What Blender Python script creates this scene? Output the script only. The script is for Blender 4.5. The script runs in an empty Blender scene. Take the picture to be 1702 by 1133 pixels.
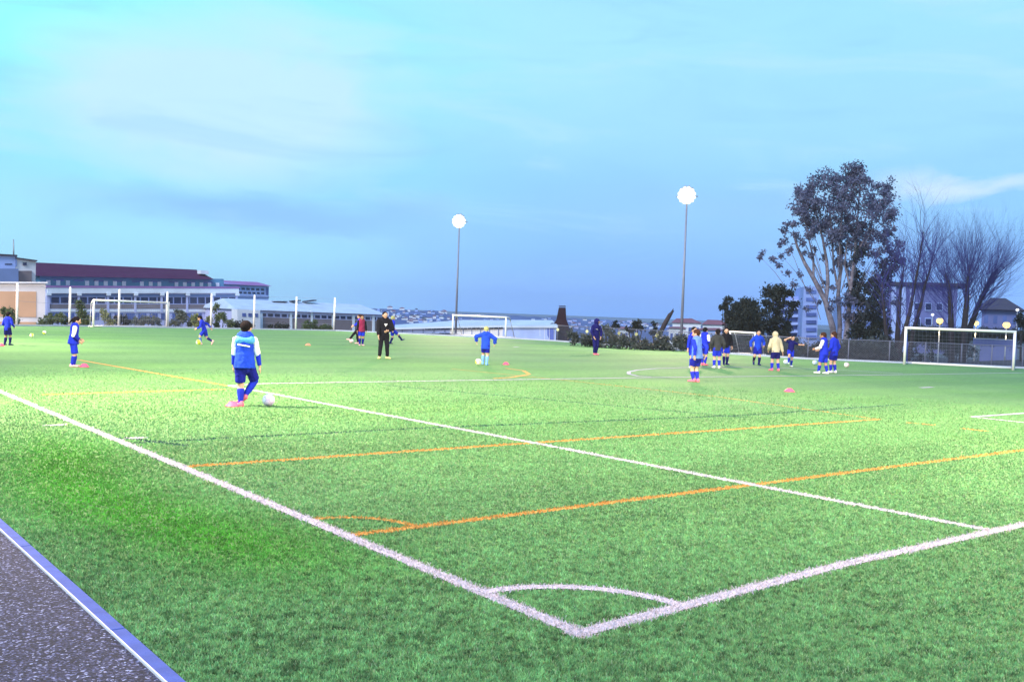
import bpy, bmesh, math, random
import numpy as np
from mathutils import Vector, Matrix, noise as mnoise
PI = math.pi
scene = bpy.context.scene
COL = scene.collection
rnd = random.Random(7)
FAR_K = 0.22
RIGHT_K = 0.6
LEFT_K = 0.44
SKY_K = 1.02
HAZE = 0.00025
EXPO = 0.12
V = Vector

# ------------------------------------------------------------------ helpers
def tag(o, label=None, cat=None, group=None, kind=None):
    if label: o['label'] = label
    if cat: o['category'] = cat
    if group: o['group'] = group
    if kind: o['kind'] = kind
    return o

def empty(name, loc=(0, 0, 0), rz=0.0):
    o = bpy.data.objects.new(name, None)
    o.empty_display_size = 0.2
    COL.objects.link(o)
    o.location = loc
    o.rotation_euler = (0, 0, rz)
    return o

def copy_tree(o, parent=None):
    c = o.copy()
    COL.objects.link(c)
    if parent is not None:
        c.parent = parent
    for ch in o.children:
        copy_tree(ch, c)
    return c

class MB:
    """collects faces, then links them as ONE mesh object"""
    def __init__(s):
        s.v = []; s.f = []
    def add(s, vs, fs):
        b = len(s.v)
        s.v.extend([tuple(v) for v in vs])
        s.f.extend([tuple(b + i for i in f) for f in fs])
    def hexa(s, a, b):
        """a: 4 points of one end (ring), b: 4 points of the other"""
        s.add(list(a) + list(b), [(3, 2, 1, 0), (4, 5, 6, 7), (0, 1, 5, 4), (1, 2, 6, 5), (2, 3, 7, 6), (3, 0, 4, 7)])
    def box(s, x0, x1, y0, y1, z0, z1):
        s.hexa([(x0, y0, z0), (x1, y0, z0), (x1, y1, z0), (x0, y1, z0)], [(x0, y0, z1), (x1, y0, z1), (x1, y1, z1), (x0, y1, z1)])
    def tube(s, pts, rad, n=8, cap=True):
        pts = [V(p) for p in pts]
        if not hasattr(rad, '__len__'):
            rad = [rad] * len(pts)
        rings = []
        side = None
        for i, p in enumerate(pts):
            d = (pts[min(i + 1, len(pts) - 1)] - pts[max(i - 1, 0)])
            if d.length < 1e-9: d = V((0, 0, 1))
            d.normalize()
            if side is None:
                side = d.cross(V((0, 0, 1)) if abs(d.z) < .9 else V((1, 0, 0))).normalized()
            else:
                side = (side - d * side.dot(d))
                side = side.normalized() if side.length > 1e-6 else d.orthogonal().normalized()
            up = d.cross(side)
            rings.append([p + (side * math.cos(2 * PI * k / n) + up * math.sin(2 * PI * k / n)) * rad[i] for k in range(n)])
        vs = [v for r in rings for v in r]
        fs = []
        for i in range(len(pts) - 1):
            for k in range(n):
                a, b = i * n + k, i * n + (k + 1) % n
                fs.append((a, b, b + n, a + n))
        if cap:
            fs.append(tuple(range(n - 1, -1, -1)))
            fs.append(tuple((len(pts) - 1) * n + k for k in range(n)))
        s.add(vs, fs)
    def capsule(s, p0, p1, r0, r1, side=None, k=1.0, n=12, flat=(False, False)):
        p0, p1 = V(p0), V(p1)
        d = p1 - p0
        L = d.length
        d = d / L if L > 1e-6 else V((0, 0, 1))
        sd = V(side) if side is not None else d.orthogonal()
        sd = (sd - d * sd.dot(d)).normalized()
        dp = d.cross(sd)
        rings = []
        m = 4
        if flat[0]:
            rings.append((p0, r0))
        else:
            for i in range(m):
                a = PI / 2 * (1 - (i + .35) / m)
                rings.append((p0 - d * r0 * math.sin(a) * min(1, k + .2), r0 * math.cos(a)))
        rings.append((p0, r0)) if not flat[0] else None
        rings.append((p1, r1))
        if not flat[1]:
            for i in range(m - 1, -1, -1):
                a = PI / 2 * (1 - (i + .35) / m)
                rings.append((p1 + d * r1 * math.sin(a) * min(1, k + .2), r1 * math.cos(a)))
        vs = []; fs = []
        for c, r in rings:
            vs += [c + sd * r * math.cos(2 * PI * j / n) + dp * r * k * math.sin(2 * PI * j / n) for j in range(n)]
        for i in range(len(rings) - 1):
            for j in range(n):
                a, b = i * n + j, i * n + (j + 1) % n
                fs.append((a, b, b + n, a + n))
        fs.append(tuple(range(n - 1, -1, -1)))
        fs.append(tuple((len(rings) - 1) * n + j for j in range(n)))
        s.add(vs, fs)
    def ellipsoid(s, c, rx, ry, rz, X=(1, 0, 0), Y=(0, 1, 0), Z=(0, 0, 1), nu=16, nv=10):
        c, X, Y, Z = V(c), V(X), V(Y), V(Z)
        vs = [c - Z * rz]
        for i in range(1, nv):
            t = PI * i / nv - PI / 2
            for j in range(nu):
                a = 2 * PI * j / nu
                vs.append(c + X * rx * math.cos(t) * math.cos(a) + Y * ry * math.cos(t) * math.sin(a) + Z * rz * math.sin(t))
        vs.append(c + Z * rz)
        fs = []
        for j in range(nu):
            fs.append((0, 1 + (j + 1) % nu, 1 + j))
        for i in range(nv - 2):
            for j in range(nu):
                a, b = 1 + i * nu + j, 1 + i * nu + (j + 1) % nu
                fs.append((a, b, b + nu, a + nu))
        top = len(vs) - 1
        for j in range(nu):
            fs.append((top, 1 + (nv - 2) * nu + j, 1 + (nv - 2) * nu + (j + 1) % nu))
        s.add(vs, fs)
    def lathe(s, prof, n=20, c=(0, 0, 0)):
        vs = []; fs = []
        for r, z in prof:
            vs += [(c[0] + r * math.cos(2 * PI * j / n), c[1] + r * math.sin(2 * PI * j / n), c[2] + z) for j in range(n)]
        for i in range(len(prof) - 1):
            for j in range(n):
                a, b = i * n + j, i * n + (j + 1) % n
                fs.append((a, b, b + n, a + n))
        s.add(vs, fs)
    def build(s, name, mat, parent=None, smooth=False, bevel=0.0):
        me = bpy.data.meshes.new(name)
        me.from_pydata([tuple(v) for v in s.v], [], s.f)
        me.update()
        if smooth:
            me.polygons.foreach_set('use_smooth', [True] * len(me.polygons))
        if mat is not None:
            me.materials.append(mat)
        o = bpy.data.objects.new(name, me)
        COL.objects.link(o)
        if parent is not None:
            o.parent = parent
        if bevel:
            m = o.modifiers.new('bevel', 'BEVEL'); m.width = bevel; m.segments = 2; m.limit_method = 'ANGLE'
        return o

def fast_quads(name, verts, mat, parent=None, colors=None, nper=4):
    """verts: numpy (N*nper,3); N separate faces of nper corners"""
    n = len(verts); nf = n // nper
    me = bpy.data.meshes.new(name)
    me.vertices.add(n); me.loops.add(n); me.polygons.add(nf)
    me.vertices.foreach_set('co', np.asarray(verts, dtype=np.float32).ravel())
    me.loops.foreach_set('vertex_index', np.arange(n, dtype=np.int32))
    me.polygons.foreach_set('loop_start', np.arange(0, n, nper, dtype=np.int32))
    me.polygons.foreach_set('loop_total', np.full(nf, nper, dtype=np.int32))
    me.update(calc_edges=True)
    if colors is not None:
        at = me.color_attributes.new('tint', 'FLOAT_COLOR', 'POINT')
        at.data.foreach_set('color', np.asarray(colors, dtype=np.float32).ravel())
    me.materials.append(mat)
    o = bpy.data.objects.new(name, me)
    COL.objects.link(o)
    if parent is not None: o.parent = parent
    return o

# ------------------------------------------------------------------ materials
def nt(mat):
    mat.use_nodes = True
    t = mat.node_tree
    return t, t.nodes, t.links

def mat(name, col, rough=.7, var=.12, scale=6.0, bump=0.0, bscale=60.0, metal=0.0, spec=.3, trans=0.0, col2=None, detail=4.0, tint_obj=False):
    m = bpy.data.materials.new(name)
    t, N, L = nt(m)
    b = N['Principled BSDF']
    b.inputs['Roughness'].default_value = rough
    b.inputs['Metallic'].default_value = metal
    b.inputs['Specular IOR Level'].default_value = spec
    tc = N.new('ShaderNodeTexCoord')
    nz = N.new('ShaderNodeTexNoise'); nz.inputs['Scale'].default_value = scale; nz.inputs['Detail'].default_value = detail
    L.new(tc.outputs['Object'], nz.inputs['Vector'])
    rp = N.new('ShaderNodeValToRGB')
    rp.color_ramp.elements[0].position = .3; rp.color_ramp.elements[1].position = .7
    c2 = col2 if col2 else tuple(min(1, c * (1 + var)) for c in col)
    c1 = tuple(c * (1 - var) for c in col) if col2 is None else col
    rp.color_ramp.elements[0].color = (*c1, 1); rp.color_ramp.elements[1].color = (*c2, 1)
    L.new(nz.outputs['Fac'], rp.inputs['Fac'])
    L.new(rp.outputs['Color'], b.inputs['Base Color'])
    if bump:
        n2 = N.new('ShaderNodeTexNoise'); n2.inputs['Scale'].default_value = bscale; n2.inputs['Detail'].default_value = 5
        L.new(tc.outputs['Object'], n2.inputs['Vector'])
        bp = N.new('ShaderNodeBump'); bp.inputs['Strength'].default_value = bump; bp.inputs['Distance'].default_value = .02
        L.new(n2.outputs['Fac'], bp.inputs['Height']); L.new(bp.outputs['Normal'], b.inputs['Normal'])
    if trans:
        out = N['Material Output']
        tr = N.new('ShaderNodeBsdfTranslucent'); mx = N.new('ShaderNodeMixShader'); mx.inputs[0].default_value = trans
        L.new(rp.outputs['Color'], tr.inputs['Color']); L.new(b.outputs[0], mx.inputs[1]); L.new(tr.outputs[0], mx.inputs[2]); L.new(mx.outputs[0], out.inputs['Surface'])
    return m

def emit(name, col, strength):
    m = bpy.data.materials.new(name)
    t, N, L = nt(m)
    b = N['Principled BSDF']
    b.inputs['Base Color'].default_value = (*[min(1, c) for c in col], 1)
    b.inputs['Emission Color'].default_value = (*col, 1)
    b.inputs['Emission Strength'].default_value = strength
    return m

M = {}
M['white_paint'] = mat('white_paint', (.80, .80, .82), .45, .04, 3)
M['galvanised'] = mat('galvanised', (.42, .43, .48), .45, .1, 4, metal=.3)
M['mast_grey'] = mat('mast_grey', (.22, .24, .34), .5, .1, 4, metal=.2)
M['blue_paint'] = mat('blue_paint', (.05, .10, .62), .5, .08, 4)
M['net'] = mat('net_cord', (.26, .28, .40), .8, .05, 4)
M['wire'] = mat('fence_wire', (.10, .11, .17), .6, .1, 4)
M['fence_post'] = mat('fence_post', (.13, .14, .22), .55, .1, 4)
M['cap'] = mat('pale_cap', (.72, .72, .38), .5, .08, 4)
M['concrete'] = mat('kerb_concrete', (.40, .44, .58), .85, .12, 14, bump=.25, bscale=120)
M['kerb_blue'] = mat('kerb_blue_paint', (.060, .105, .40), .7, .14, 9, bump=.3, bscale=140)  # concrete, tinted blue all over
M['kerb_lip'] = mat('kerb_lip', (.82, .82, .86), .5, .05, 9)  # near-white colour that paints the highlight along the kerb's bevel edge
M['skin'] = mat('skin', (.55, .34, .25), .55, .05, 8)
M['skin_dark'] = mat('skin_tan', (.40, .23, .15), .55, .05, 8)
M['eye'] = mat('eye_dark', (.02, .015, .015), .2, 0, 4)
M['lip'] = mat('lip', (.38, .14, .12), .5, 0, 4)
M['hair_black'] = mat('hair_black', (.009, .007, .009), .8, .3, 60, bump=.4, bscale=120, spec=.08)
M['hair_brown'] = mat('hair_brown', (.045, .020, .013), .8, .3, 60, bump=.4, bscale=120, spec=.08)
M['hair_blond'] = mat('cap_khaki', (.34, .36, .16), .7, .2, 60, bump=.4, bscale=120)
def cloth(n, c): M[n] = mat('cloth_' + n, c, .85, .14, 7, bump=.5, bscale=26, spec=.15)
cloth('blue', (.012, .03, .52)); cloth('royal', (.012, .055, .56)); cloth('navy', (.008, .008, .11)); cloth('dkblue', (.008, .012, .26))
cloth('black', (.008, .008, .014)); cloth('char', (.035, .04, .045)); cloth('white', (.78, .78, .84)); cloth('maroon', (.26, .022, .075))
cloth('beige', (.46, .42, .30)); cloth('steel', (.09, .19, .55)); cloth('sky', (.16, .38, .78)); cloth('turq', (.08, .34, .74))
cloth('pink', (.80, .17, .26)); cloth('palepink', (.80, .44, .46)); cloth('lime', (.62, .70, .28)); cloth('sock', (.015, .03, .48)); cloth('greyblue', (.14, .2, .42))
M['cone_pink'] = mat('disc_pink', (.80, .10, .20), .45, .08, 6)
M['cone_orange'] = mat('disc_orange', (.85, .28, .16), .45, .08, 6)
M['lens'] = emit('floodlight_lens', (1.0, .88, .66), 1.18)
M['warm_lamp'] = emit('warm_lamp_glass', (1.0, .68, .22), 1.40)
M['white_lamp'] = emit('white_lamp_glass', (.9, .92, 1.0), 1.3)

def ball_mat(name, a, b):
    m = bpy.data.materials.new(name)
    t, N, L = nt(m)
    p = N['Principled BSDF']; p.inputs['Roughness'].default_value = .4
    tc = N.new('ShaderNodeTexCoord')
    vo = N.new('ShaderNodeTexVoronoi'); vo.inputs['Scale'].default_value = 11; vo.feature = 'F1'
    L.new(tc.outputs['Object'], vo.inputs['Vector'])
    sep = N.new('ShaderNodeSeparateColor'); L.new(vo.outputs['Color'], sep.inputs[0])
    rp = N.new('ShaderNodeValToRGB'); rp.color_ramp.interpolation = 'CONSTANT'
    rp.color_ramp.elements[0].color = (*a, 1); rp.color_ramp.elements[1].position = .62; rp.color_ramp.elements[1].color = (*b, 1)
    L.new(sep.outputs[0], rp.inputs['Fac'])
    ve = N.new('ShaderNodeTexVoronoi'); ve.feature = 'DISTANCE_TO_EDGE'; ve.inputs['Scale'].default_value = 11
    L.new(tc.outputs['Object'], ve.inputs['Vector'])
    r2 = N.new('ShaderNodeValToRGB'); r2.color_ramp.elements[0].color = (.45, .45, .5, 1); r2.color_ramp.elements[1].color = (1, 1, 1, 1); r2.color_ramp.elements[1].position = .06
    L.new(ve.outputs['Distance'], r2.inputs['Fac'])
    mx = N.new('ShaderNodeMixRGB'); mx.blend_type = 'MULTIPLY'; mx.inputs[0].default_value = 1
    L.new(rp.outputs[0], mx.inputs[1]); L.new(r2.outputs[0], mx.inputs[2]); L.new(mx.outputs[0], p.inputs['Base Color'])
    return m
# ------------------------------------------------------------------ people
BAKE = []
def remeshed(mb, name, material, parent, voxel, smooth=2, fac=.5):
    o = mb.build(name, material, parent, smooth=True)
    r = o.modifiers.new('union', 'REMESH'); r.mode = 'VOXEL'; r.voxel_size = voxel; r.use_smooth_shade = True
    if smooth:
        s = o.modifiers.new('smooth', 'SMOOTH'); s.iterations = smooth; s.factor = fac
    BAKE.append(o)
    return o

def bake_all():
    bpy.context.view_layer.update()
    dg = bpy.context.evaluated_depsgraph_get()
    new = []
    for o in BAKE:
        new.append(bpy.data.meshes.new_from_object(o.evaluated_get(dg)))
    for o, me in zip(BAKE, new):
        o.modifiers.clear()
        o.data = me
        me.polygons.foreach_set('use_smooth', [True] * len(me.polygons))
        if o.name.split('.')[0] in ('jacket', 'shirt', 'bib', 'shorts', 'trousers'):    # creases in the cloth
            sd = V((len(o.name) * 1.7, sum(map(ord, o.name)) % 97 * .31, 0)); nn = [v.normal.copy() for v in me.vertices]
            for v, n_ in zip(me.vertices, nn):
                q = v.co
                f = mnoise.noise(V((q.x * 16, q.y * 16, q.z * 9)) + sd) + .6 * mnoise.noise(V((q.x * 30 + q.z * 22, q.y * 30, q.z * 30)) + sd)
                v.co = q + n_ * (f * .0085)
            me.update()
    BAKE.clear()

def ik(a, t, l1, l2, hint):
    a, t, hint = V(a), V(t), V(hint)
    d = t - a
    L = d.length
    mx = (l1 + l2) * .998
    if L > mx:
        d *= mx / L; t = a + d; L = mx
    if L < abs(l1 - l2) * 1.05 + 1e-4: L = abs(l1 - l2) * 1.05 + 1e-4
    u = d.normalized()
    ca = (l1 * l1 + L * L - l2 * l2) / (2 * l1 * L)
    ca = max(-1, min(1, ca))
    h = hint - u * hint.dot(u)
    h = h.normalized() if h.length > 1e-5 else u.orthogonal().normalized()
    return a + u * (l1 * ca) + h * (l1 * math.sqrt(1 - ca * ca)), t

def hand(b, w, f, palm_n, s, curl=.5):
    """w wrist, f forearm direction, palm_n the way the palm faces, s size (hand length)"""
    f = f.normalized(); pn = (palm_n - f * palm_n.dot(f)).normalized()
    side = f.cross(pn)
    k = w + f * s * .5
    b.capsule(w + f * s * .08, k, s * .17, s * .21, side, .45)
    for i, ln in enumerate((.42, .48, .45, .36)):
        o = (i - 1.5) * s * .125
        p0 = k + side * o
        sp = side * (i - 1.5) * .05
        d1 = (f + pn * .35 * curl + sp).normalized(); d2 = (f + pn * 1.3 * curl + sp).normalized()
        p1 = p0 + d1 * s * ln * .55; p2 = p1 + d2 * s * ln * .5
        b.capsule(p0 - f * s * .08, p1, s * .066, s * .06, side); b.capsule(p1, p2, s * .06, s * .05, side)
    t0 = w + f * s * .18 - side * s * .15
    t1 = t0 + (f * .6 - side * .75 + pn * .35).normalized() * s * .24
    t2 = t1 + (f * .85 - side * .2 + pn * .4).normalized() * s * .2
    b.capsule(t0, t1, s * .085, s * .075); b.capsule(t1, t2, s * .072, s * .055)

def person(label, group, loc, az, H, P=None, C=None, kid=True):
    """az: compass heading (deg, from +Y towards +X); P: pose in units of H (x right, y forward, z up); C: clothing"""
    P = P or {}; C = C or {}
    root = empty('person', loc, -math.radians(az))
    tag(root, label, 'person', group)
    g = lambda k, d: V(P.get(k, d)) * H
    hd = .165 if kid else .145                                     # head height
    pel = g('pel', (0, 0, .50))
    lean = P.get('lean', (0, .03)); U = V((lean[0], lean[1], 1)).normalized()
    tw = math.radians(P.get('twist', 0)); R = V((math.cos(tw), -math.sin(tw), 0)); R = (R - U * R.dot(U)).normalized()
    F = U.cross(R)
    sw = (.105 if kid else .118) * H
    N = pel + U * .285 * H
    shl, shr = N - R * sw, N + R * sw
    PR = V((1, 0, 0)); hw = .05 * H
    hpl, hpr = pel - PR * hw, pel + PR * hw
    la, ra = g('la', (-.06, 0, .045)), g('ra', (.06, 0, .045))
    kl, la = ik(hpl, la, .235 * H, .225 * H, V(P.get('kl', (-.15, 1, 0)))); kr, ra = ik(hpr, ra, .235 * H, .225 * H, V(P.get('kr', (.15, 1, 0))))
    lw, rw = g('lw', (-.17, .02, .47)), g('rw', (.17, .02, .47))
    el, lw = ik(shl, lw, .165 * H, .15 * H, V(P.get('el', (-.5, -1, 0)))); er, rw = ik(shr, rw, .165 * H, .15 * H, V(P.get('er', (.5, -1, 0))))
    hy = math.radians(P.get('head', 0)); hp = P.get('nod', 0.06)
    HF = (F * math.cos(hy) + R * math.sin(hy)); HU = (U * 1 + V((0, 0, .6)) - HF * -hp).normalized()
    HF = (HF - HU * HF.dot(HU)).normalized(); HR = HF.cross(HU)
    nb = N + U * .015 * H
    hc = nb + HU * (.045 + hd * .5) * H + HF * .015 * H
    rz, ry, rx = hd * .5 * H, hd * .44 * H, hd * .375 * H
    s = H
    chest = (N - U * .05 * s, N - U * .19 * s)
    # body, one surface
    b = MB()
    b.ellipsoid(hc + HU * .12 * rz, rx, ry, rz * .88, HR, HF, HU)
    b.capsule(hc - HU * rz * .55 + HF * ry * .28, hc - HU * rz * .62 + HF * ry * .45, rx * .62, rx * .42, HR, .9)
    b.capsule(hc - HU * rz * .05 + HF * ry * .93, hc - HU * rz * .28 + HF * ry * 1.05, rx * .13, rx * .2, HR)
    for q in (-1, 1):
        b.ellipsoid(hc - HU * rz * .08 + HR * q * rx * .98 - HF * ry * .08, rx * .12, ry * .2, rz * .26, HR, HF, HU, 10, 6)
    b.capsule(nb - U * .02 * s, hc - HU * rz * .6 - HF * .004 * s, .036 * s, .034 * s, R, 1)
    b.capsule(chest[0], chest[1], .098 * s, .082 * s, R, .62)
    b.capsule(chest[1], pel + U * .02 * s, .082 * s, .088 * s, R, .68)
    for a, e, w, q in ((shl, el, lw, -1), (shr, er, rw, 1)):
        b.capsule(a, e, .034 * s, .026 * s); b.capsule(e, w, .027 * s, .018 * s)
        f = (w - e).normalized()
        hand(b, w, f, V(P.get('palm', (-q, .1, 0))), .098 * s, P.get('curl', .5))
    for a, k, n in ((hpl, kl, la), (hpr, kr, ra)):
        b.capsule(a, k, .056 * s, .037 * s); 
        md = k.lerp(n, .35)
        b.capsule(k, md, .036 * s, .038 * s); b.capsule(md, n, .038 * s, .022 * s)
        b.capsule(n, n + V((0, 0, -.012 * s)), .024 * s, .024 * s)
    vox = .0085 if H < 1.55 else .0095
    remeshed(b, 'body', M[C.get('skin', 'skin')], root, vox, 2, .4)
    # face
    for q in (-1, 1):
        e = MB(); e.ellipsoid(hc + HU * rz * .05 + HR * q * rx * .40 + HF * ry * .93, rx * .15, ry * .08, rz * .085, HR, HF, HU, 8, 6)
        e.build('eye', M['eye'], root, True)
    e = MB(); e.capsule(hc - HU * rz * .52 - HR * rx * .26 + HF * ry * .86, hc - HU * rz * .52 + HR * rx * .26 + HF * ry * .86, rx * .09, rx * .09)
    e.build('mouth', M['lip'], root, True)
    # hair
    h = C.get('hair', 'hair_black')
    if h:
        b = MB()
        b.ellipsoid(hc + HU * .25 * rz - HF * .14 * ry, rx * 1.10, ry * 1.04, rz * .86, HR, HF, HU)
        b.capsule(hc - HF * ry * .5, hc - HU * rz * .45 - HF * ry * .55, rx * .8, rx * .62, HR, .75)
        if C.get('long'):
            b.capsule(hc - HF * ry * .75, hc - HU * rz * (1.2 + C['long']) - HF * ry * .95, rx * .62, rx * .34, HR, .6)
        if C.get('tail'):
            b.capsule(hc + HU * rz * .3 - HF * ry * 1.1, hc - HU * rz * .9 - HF * ry * 1.9, rx * .34, rx * .2)
        if C.get('cap'):
            b.capsule(hc + HU * rz * .42 + HF * ry * .8, hc + HU * rz * .36 + HF * ry * 1.4, rx * .72, rx * .62, HR, .2)
        remeshed(b, 'cap' if C.get('cap') else 'hair', M[h], root, .011, 1, .4)
    # top
    lo = C.get('loose', 1.0)
    def torso(b, grow, hem, flat_top=False):
        b.capsule(N + U * .005 * s, chest[1], (.102 * s + grow), (.090 * s + grow * lo), R, .66)
        b.capsule(chest[1], pel - U * hem * s, (.090 * s + grow * lo), (.098 * s + grow * lo), R, .72, flat=(False, True))
        b.capsule(shl + R * .02 * s, shr - R * .02 * s, .040 * s + grow, .040 * s + grow)
    def sleeve(b, a, e, w, grow, t0=0., t1=1.):
        # t in 0..2, 1 = elbow
        def at(t): return a.lerp(e, t) if t <= 1 else e.lerp(w, t - 1)
        def rad(t): return (.037 - .008 * t) * s + grow
        if t0 < 1:
            b.capsule(at(t0), at(min(1, t1)), rad(t0), rad(min(1, t1)), flat=(False, t1 < 1))
        if t1 > 1:
            b.capsule(at(max(1, t0)), at(t1), rad(max(1, t0)), rad(t1), flat=(t0 >= 1, True))
    top = C.get('top', 'blue')
    b = MB(); torso(b, C.get('bulk', .010), C.get('hem', .02))
    sl = C.get('sleeves', 1.92)
    sleeve(b, shl, el, lw, C.get('bulk', .010), 0, sl); sleeve(b, shr, er, rw, C.get('bulk', .010), 0, sl)
    b.capsule(nb - U * .03 * s, nb + U * .025 * s, .050 * s, .042 * s, R, 1, flat=(False, True))
    if C.get('hood') == 'down':
        b.ellipsoid(nb - F * .055 * s + U * .012 * s, .062 * s, .040 * s, .045 * s, R, F, U)
    if C.get('hood') == 'up':
        b.ellipsoid(hc + HU * .10 * rz - HF * .16 * ry, rx * 1.24, ry * 1.12, rz * 1.08, HR, HF, HU)
        b.capsule(hc - HU * rz * .6 - HF * ry * .2, nb, rx * 1.0, rx * 1.1, R, 1)
    remeshed(b, C.get('topname', 'jacket'), M[top], root, .0125, 2, .5)
    if C.get('under'):                                             # long undersleeves below a short shirt
        for a_, e_, w_ in ((shl, el, lw), (shr, er, rw)):
            b = MB(); sleeve(b, a_, e_, w_, .005, sl - .08, 1.93)
            remeshed(b, 'undersleeve', M[C['under']], root, .011, 1, .4)
    if C.get('bib'):
        b = MB()
        b.capsule(N + U * .012 * s, chest[1], .112 * s, .110 * s, R, .74); b.capsule(chest[1], pel - U * .045 * s, .112 * s, .128 * s, R, .84, flat=(False, True))
        bo = remeshed(b, 'bib', M[C['bib']], root, .0125, 2, .5)
        if C.get('yoke'):
            b = MB(); b.capsule(N - R * .062 * s - F * .012 * s, N + R * .062 * s - F * .012 * s, .058 * s, .058 * s, U, 1.36)
            remeshed(b, 'bib_yoke', M[C['yoke']], root, .0125, 2, .5)
            b = MB(); b.capsule(N - U * .055 * s - R * .075 * s - F * .083 * s, N - U * .075 * s + R * .055 * s - F * .086 * s, .009 * s, .009 * s)
            remeshed(b, 'bib_stripe', M['white'], root, .008, 1, .4)
    # bottoms
    bt = C.get('bottom', 'shorts')
    if bt == 'shorts':
        b = MB()
        b.capsule(pel + U * .035 * s, pel - U * .03 * s, .093 * s, .097 * s, PR, .72)
        ln = C.get('shortlen', .80)
        for a, k, q in ((hpl, kl, -1), (hpr, kr, 1)):
            b.capsule(a, a.lerp(k, ln), .068 * s, .061 * s, flat=(False, True))
        remeshed(b, 'shorts', M[C.get('bcol', 'dkblue')], root, .0125, 2, .5)
    else:
        b = MB()
        b.capsule(pel + U * .035 * s, pel - U * .03 * s, .091 * s, .093 * s, PR, .72)
        for a, k, n in ((hpl, kl, la), (hpr, kr, ra)):
            b.capsule(a, k, .064 * s, .047 * s); b.capsule(k, n.lerp(k, .03), .047 * s, .036 * s, flat=(False, True))
        remeshed(b, 'trousers', M[C.get('bcol', 'black')], root, .0125, 2, .5)
    sk = C.get('socks', 'sock'); sk = sk if isinstance(sk, tuple) else (sk, sk)
    st = C.get('socktop', .15); st = st if isinstance(st, tuple) else (st, st)
    if bt == 'shorts':
        for k, n, c, t in ((kl, la, sk[0], st[0]), (kr, ra, sk[1], st[1])):
            if c is None: continue
            b = MB(); md = k.lerp(n, .4); t0 = k.lerp(n, t)
            if t < .1:                                             # leggings that go up under the shorts
                a = hpl if k is kl else hpr
                b.capsule(a.lerp(k, .6), k, .050 * s, .043 * s)
            b.capsule(t0, md, .043 * s, .044 * s, flat=(t >= .1, False)); b.capsule(md, n, .044 * s, .028 * s)
            remeshed(b, 'leggings' if t < .1 else 'sock', M[c], root, .0105, 1, .4)
    fl = P.get('lf', (-.25, 1, 0)); fr = P.get('rf', (.25, 1, 0))
    for n, f, kn in ((la, V(fl), kl), (ra, V(fr), kr)):
        f = f.normalized(); shin = (kn - n).normalized()
        dn = -shin if abs(f.dot(shin)) < .8 else V((0, 0, -1))
        dn = (dn - f * dn.dot(f)).normalized()
        if f.z > -.2 and n.z < .07 * s: dn = V((0, 0, -1))
        sd = f.cross(dn)
        b = MB(); z = dn * .024 * s
        b.capsule(n - f * .022 * s + z * .7, n + f * .055 * s + z * .95, .028 * s, .028 * s, sd, .75)
        b.capsule(n + f * .05 * s + z, n + f * .100 * s + z * 1.15, .029 * s, .025 * s, sd, .62)
        b.capsule(n - f * .012 * s, n - f * .010 * s + z * .5, .029 * s, .03 * s)
        b.capsule(n - f * .03 * s + z * 1.5, n + f * .105 * s + z * 1.5, .027 * s, .027 * s, sd, .32)
        remeshed(b, 'boot', M[C.get('shoes', 'pink')], root, .0085, 1, .4)
    if C.get('badge'):
        b = MB(); q = chest[0] + F * (.105 * s * .70 + .012) - R * C.get('badge_x', .03) * s - U * .02 * s
        w = .028 * s
        if C['badge'] == 'tri':
            pts = [q - R * w * 1.3 + U * w * .9, q + R * w * 1.3 + U * w * .9, q - U * w * 1.2 + R * w * .2]
        else:
            pts = [q - R * w - U * w * .3, q + R * w + U * w * .15, q + R * w + U * w * .45, q - R * w * .9 + U * w * .1]
        b.add([p + F * .012 for p in pts] + [p - F * .02 for p in pts], [tuple(range(len(pts))), tuple(range(2 * len(pts) - 1, len(pts) - 1, -1))] + [(i, (i + 1) % len(pts), (i + 1) % len(pts) + len(pts), i + len(pts)) for i in range(len(pts))])
        b.build('chest_mark', M['white'], root)
    return root

GP = 'young players training on the pitch'
person('boy seen from behind with a blue bib over white sleeves, standing beside the nearest ball', GP, (3.141, 12.011, 0), 27.3, 1.47,
    dict(la=(-.035, 0, .045), ra=(.0, .05, .115), kr=(1, .9, 0), kl=(0, 1, 0), rf=(-.75, .35, -.55), lf=(-.7, .7, 0), lw=(-.135, .08, .46), rw=(.175, .04, .445), er=(.6, -.6, 0), head=28, pel=(-.005, 0, .50)),
    dict(top='white', topname='shirt', sleeves=1.02, under='blue', bib='royal', yoke='turq', bcol='dkblue', shortlen=.92, socks=('sock', 'blue'), socktop=(.25, .02), shoes='pink'))
person('girl in profile with dark hair, white upper sleeves and blue kit behind a pink disc', GP, (3.026, 22.495, 0), 102.4, 1.28,
    dict(la=(-.04, .02, .045), ra=(.04, -.02, .045), lw=(-.09, .13, .55), rw=(.12, .10, .53), nod=.16, lean=(0, .07), lf=(0, 1, 0), rf=(.1, 1, 0)),
    dict(top='white', topname='shirt', sleeves=1.0, under='dkblue', bib='blue', bcol='blue', shortlen=1.0, socks='blue', socktop=.2, shoes='palepink', long=.2, tail=1))
person('boy in blue with dark socks at the left edge of the pitch', GP, (3.802, 34.133, 0), 51.2, 1.17,
    dict(la=(-.07, -.02, .045), ra=(.07, .03, .045), lw=(-.12, .12, .56), rw=(.13, .12, .56)),
    dict(top='blue', hem=.06, bcol='navy', socks='navy', shoes='navy', skin='skin_dark'))
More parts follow.
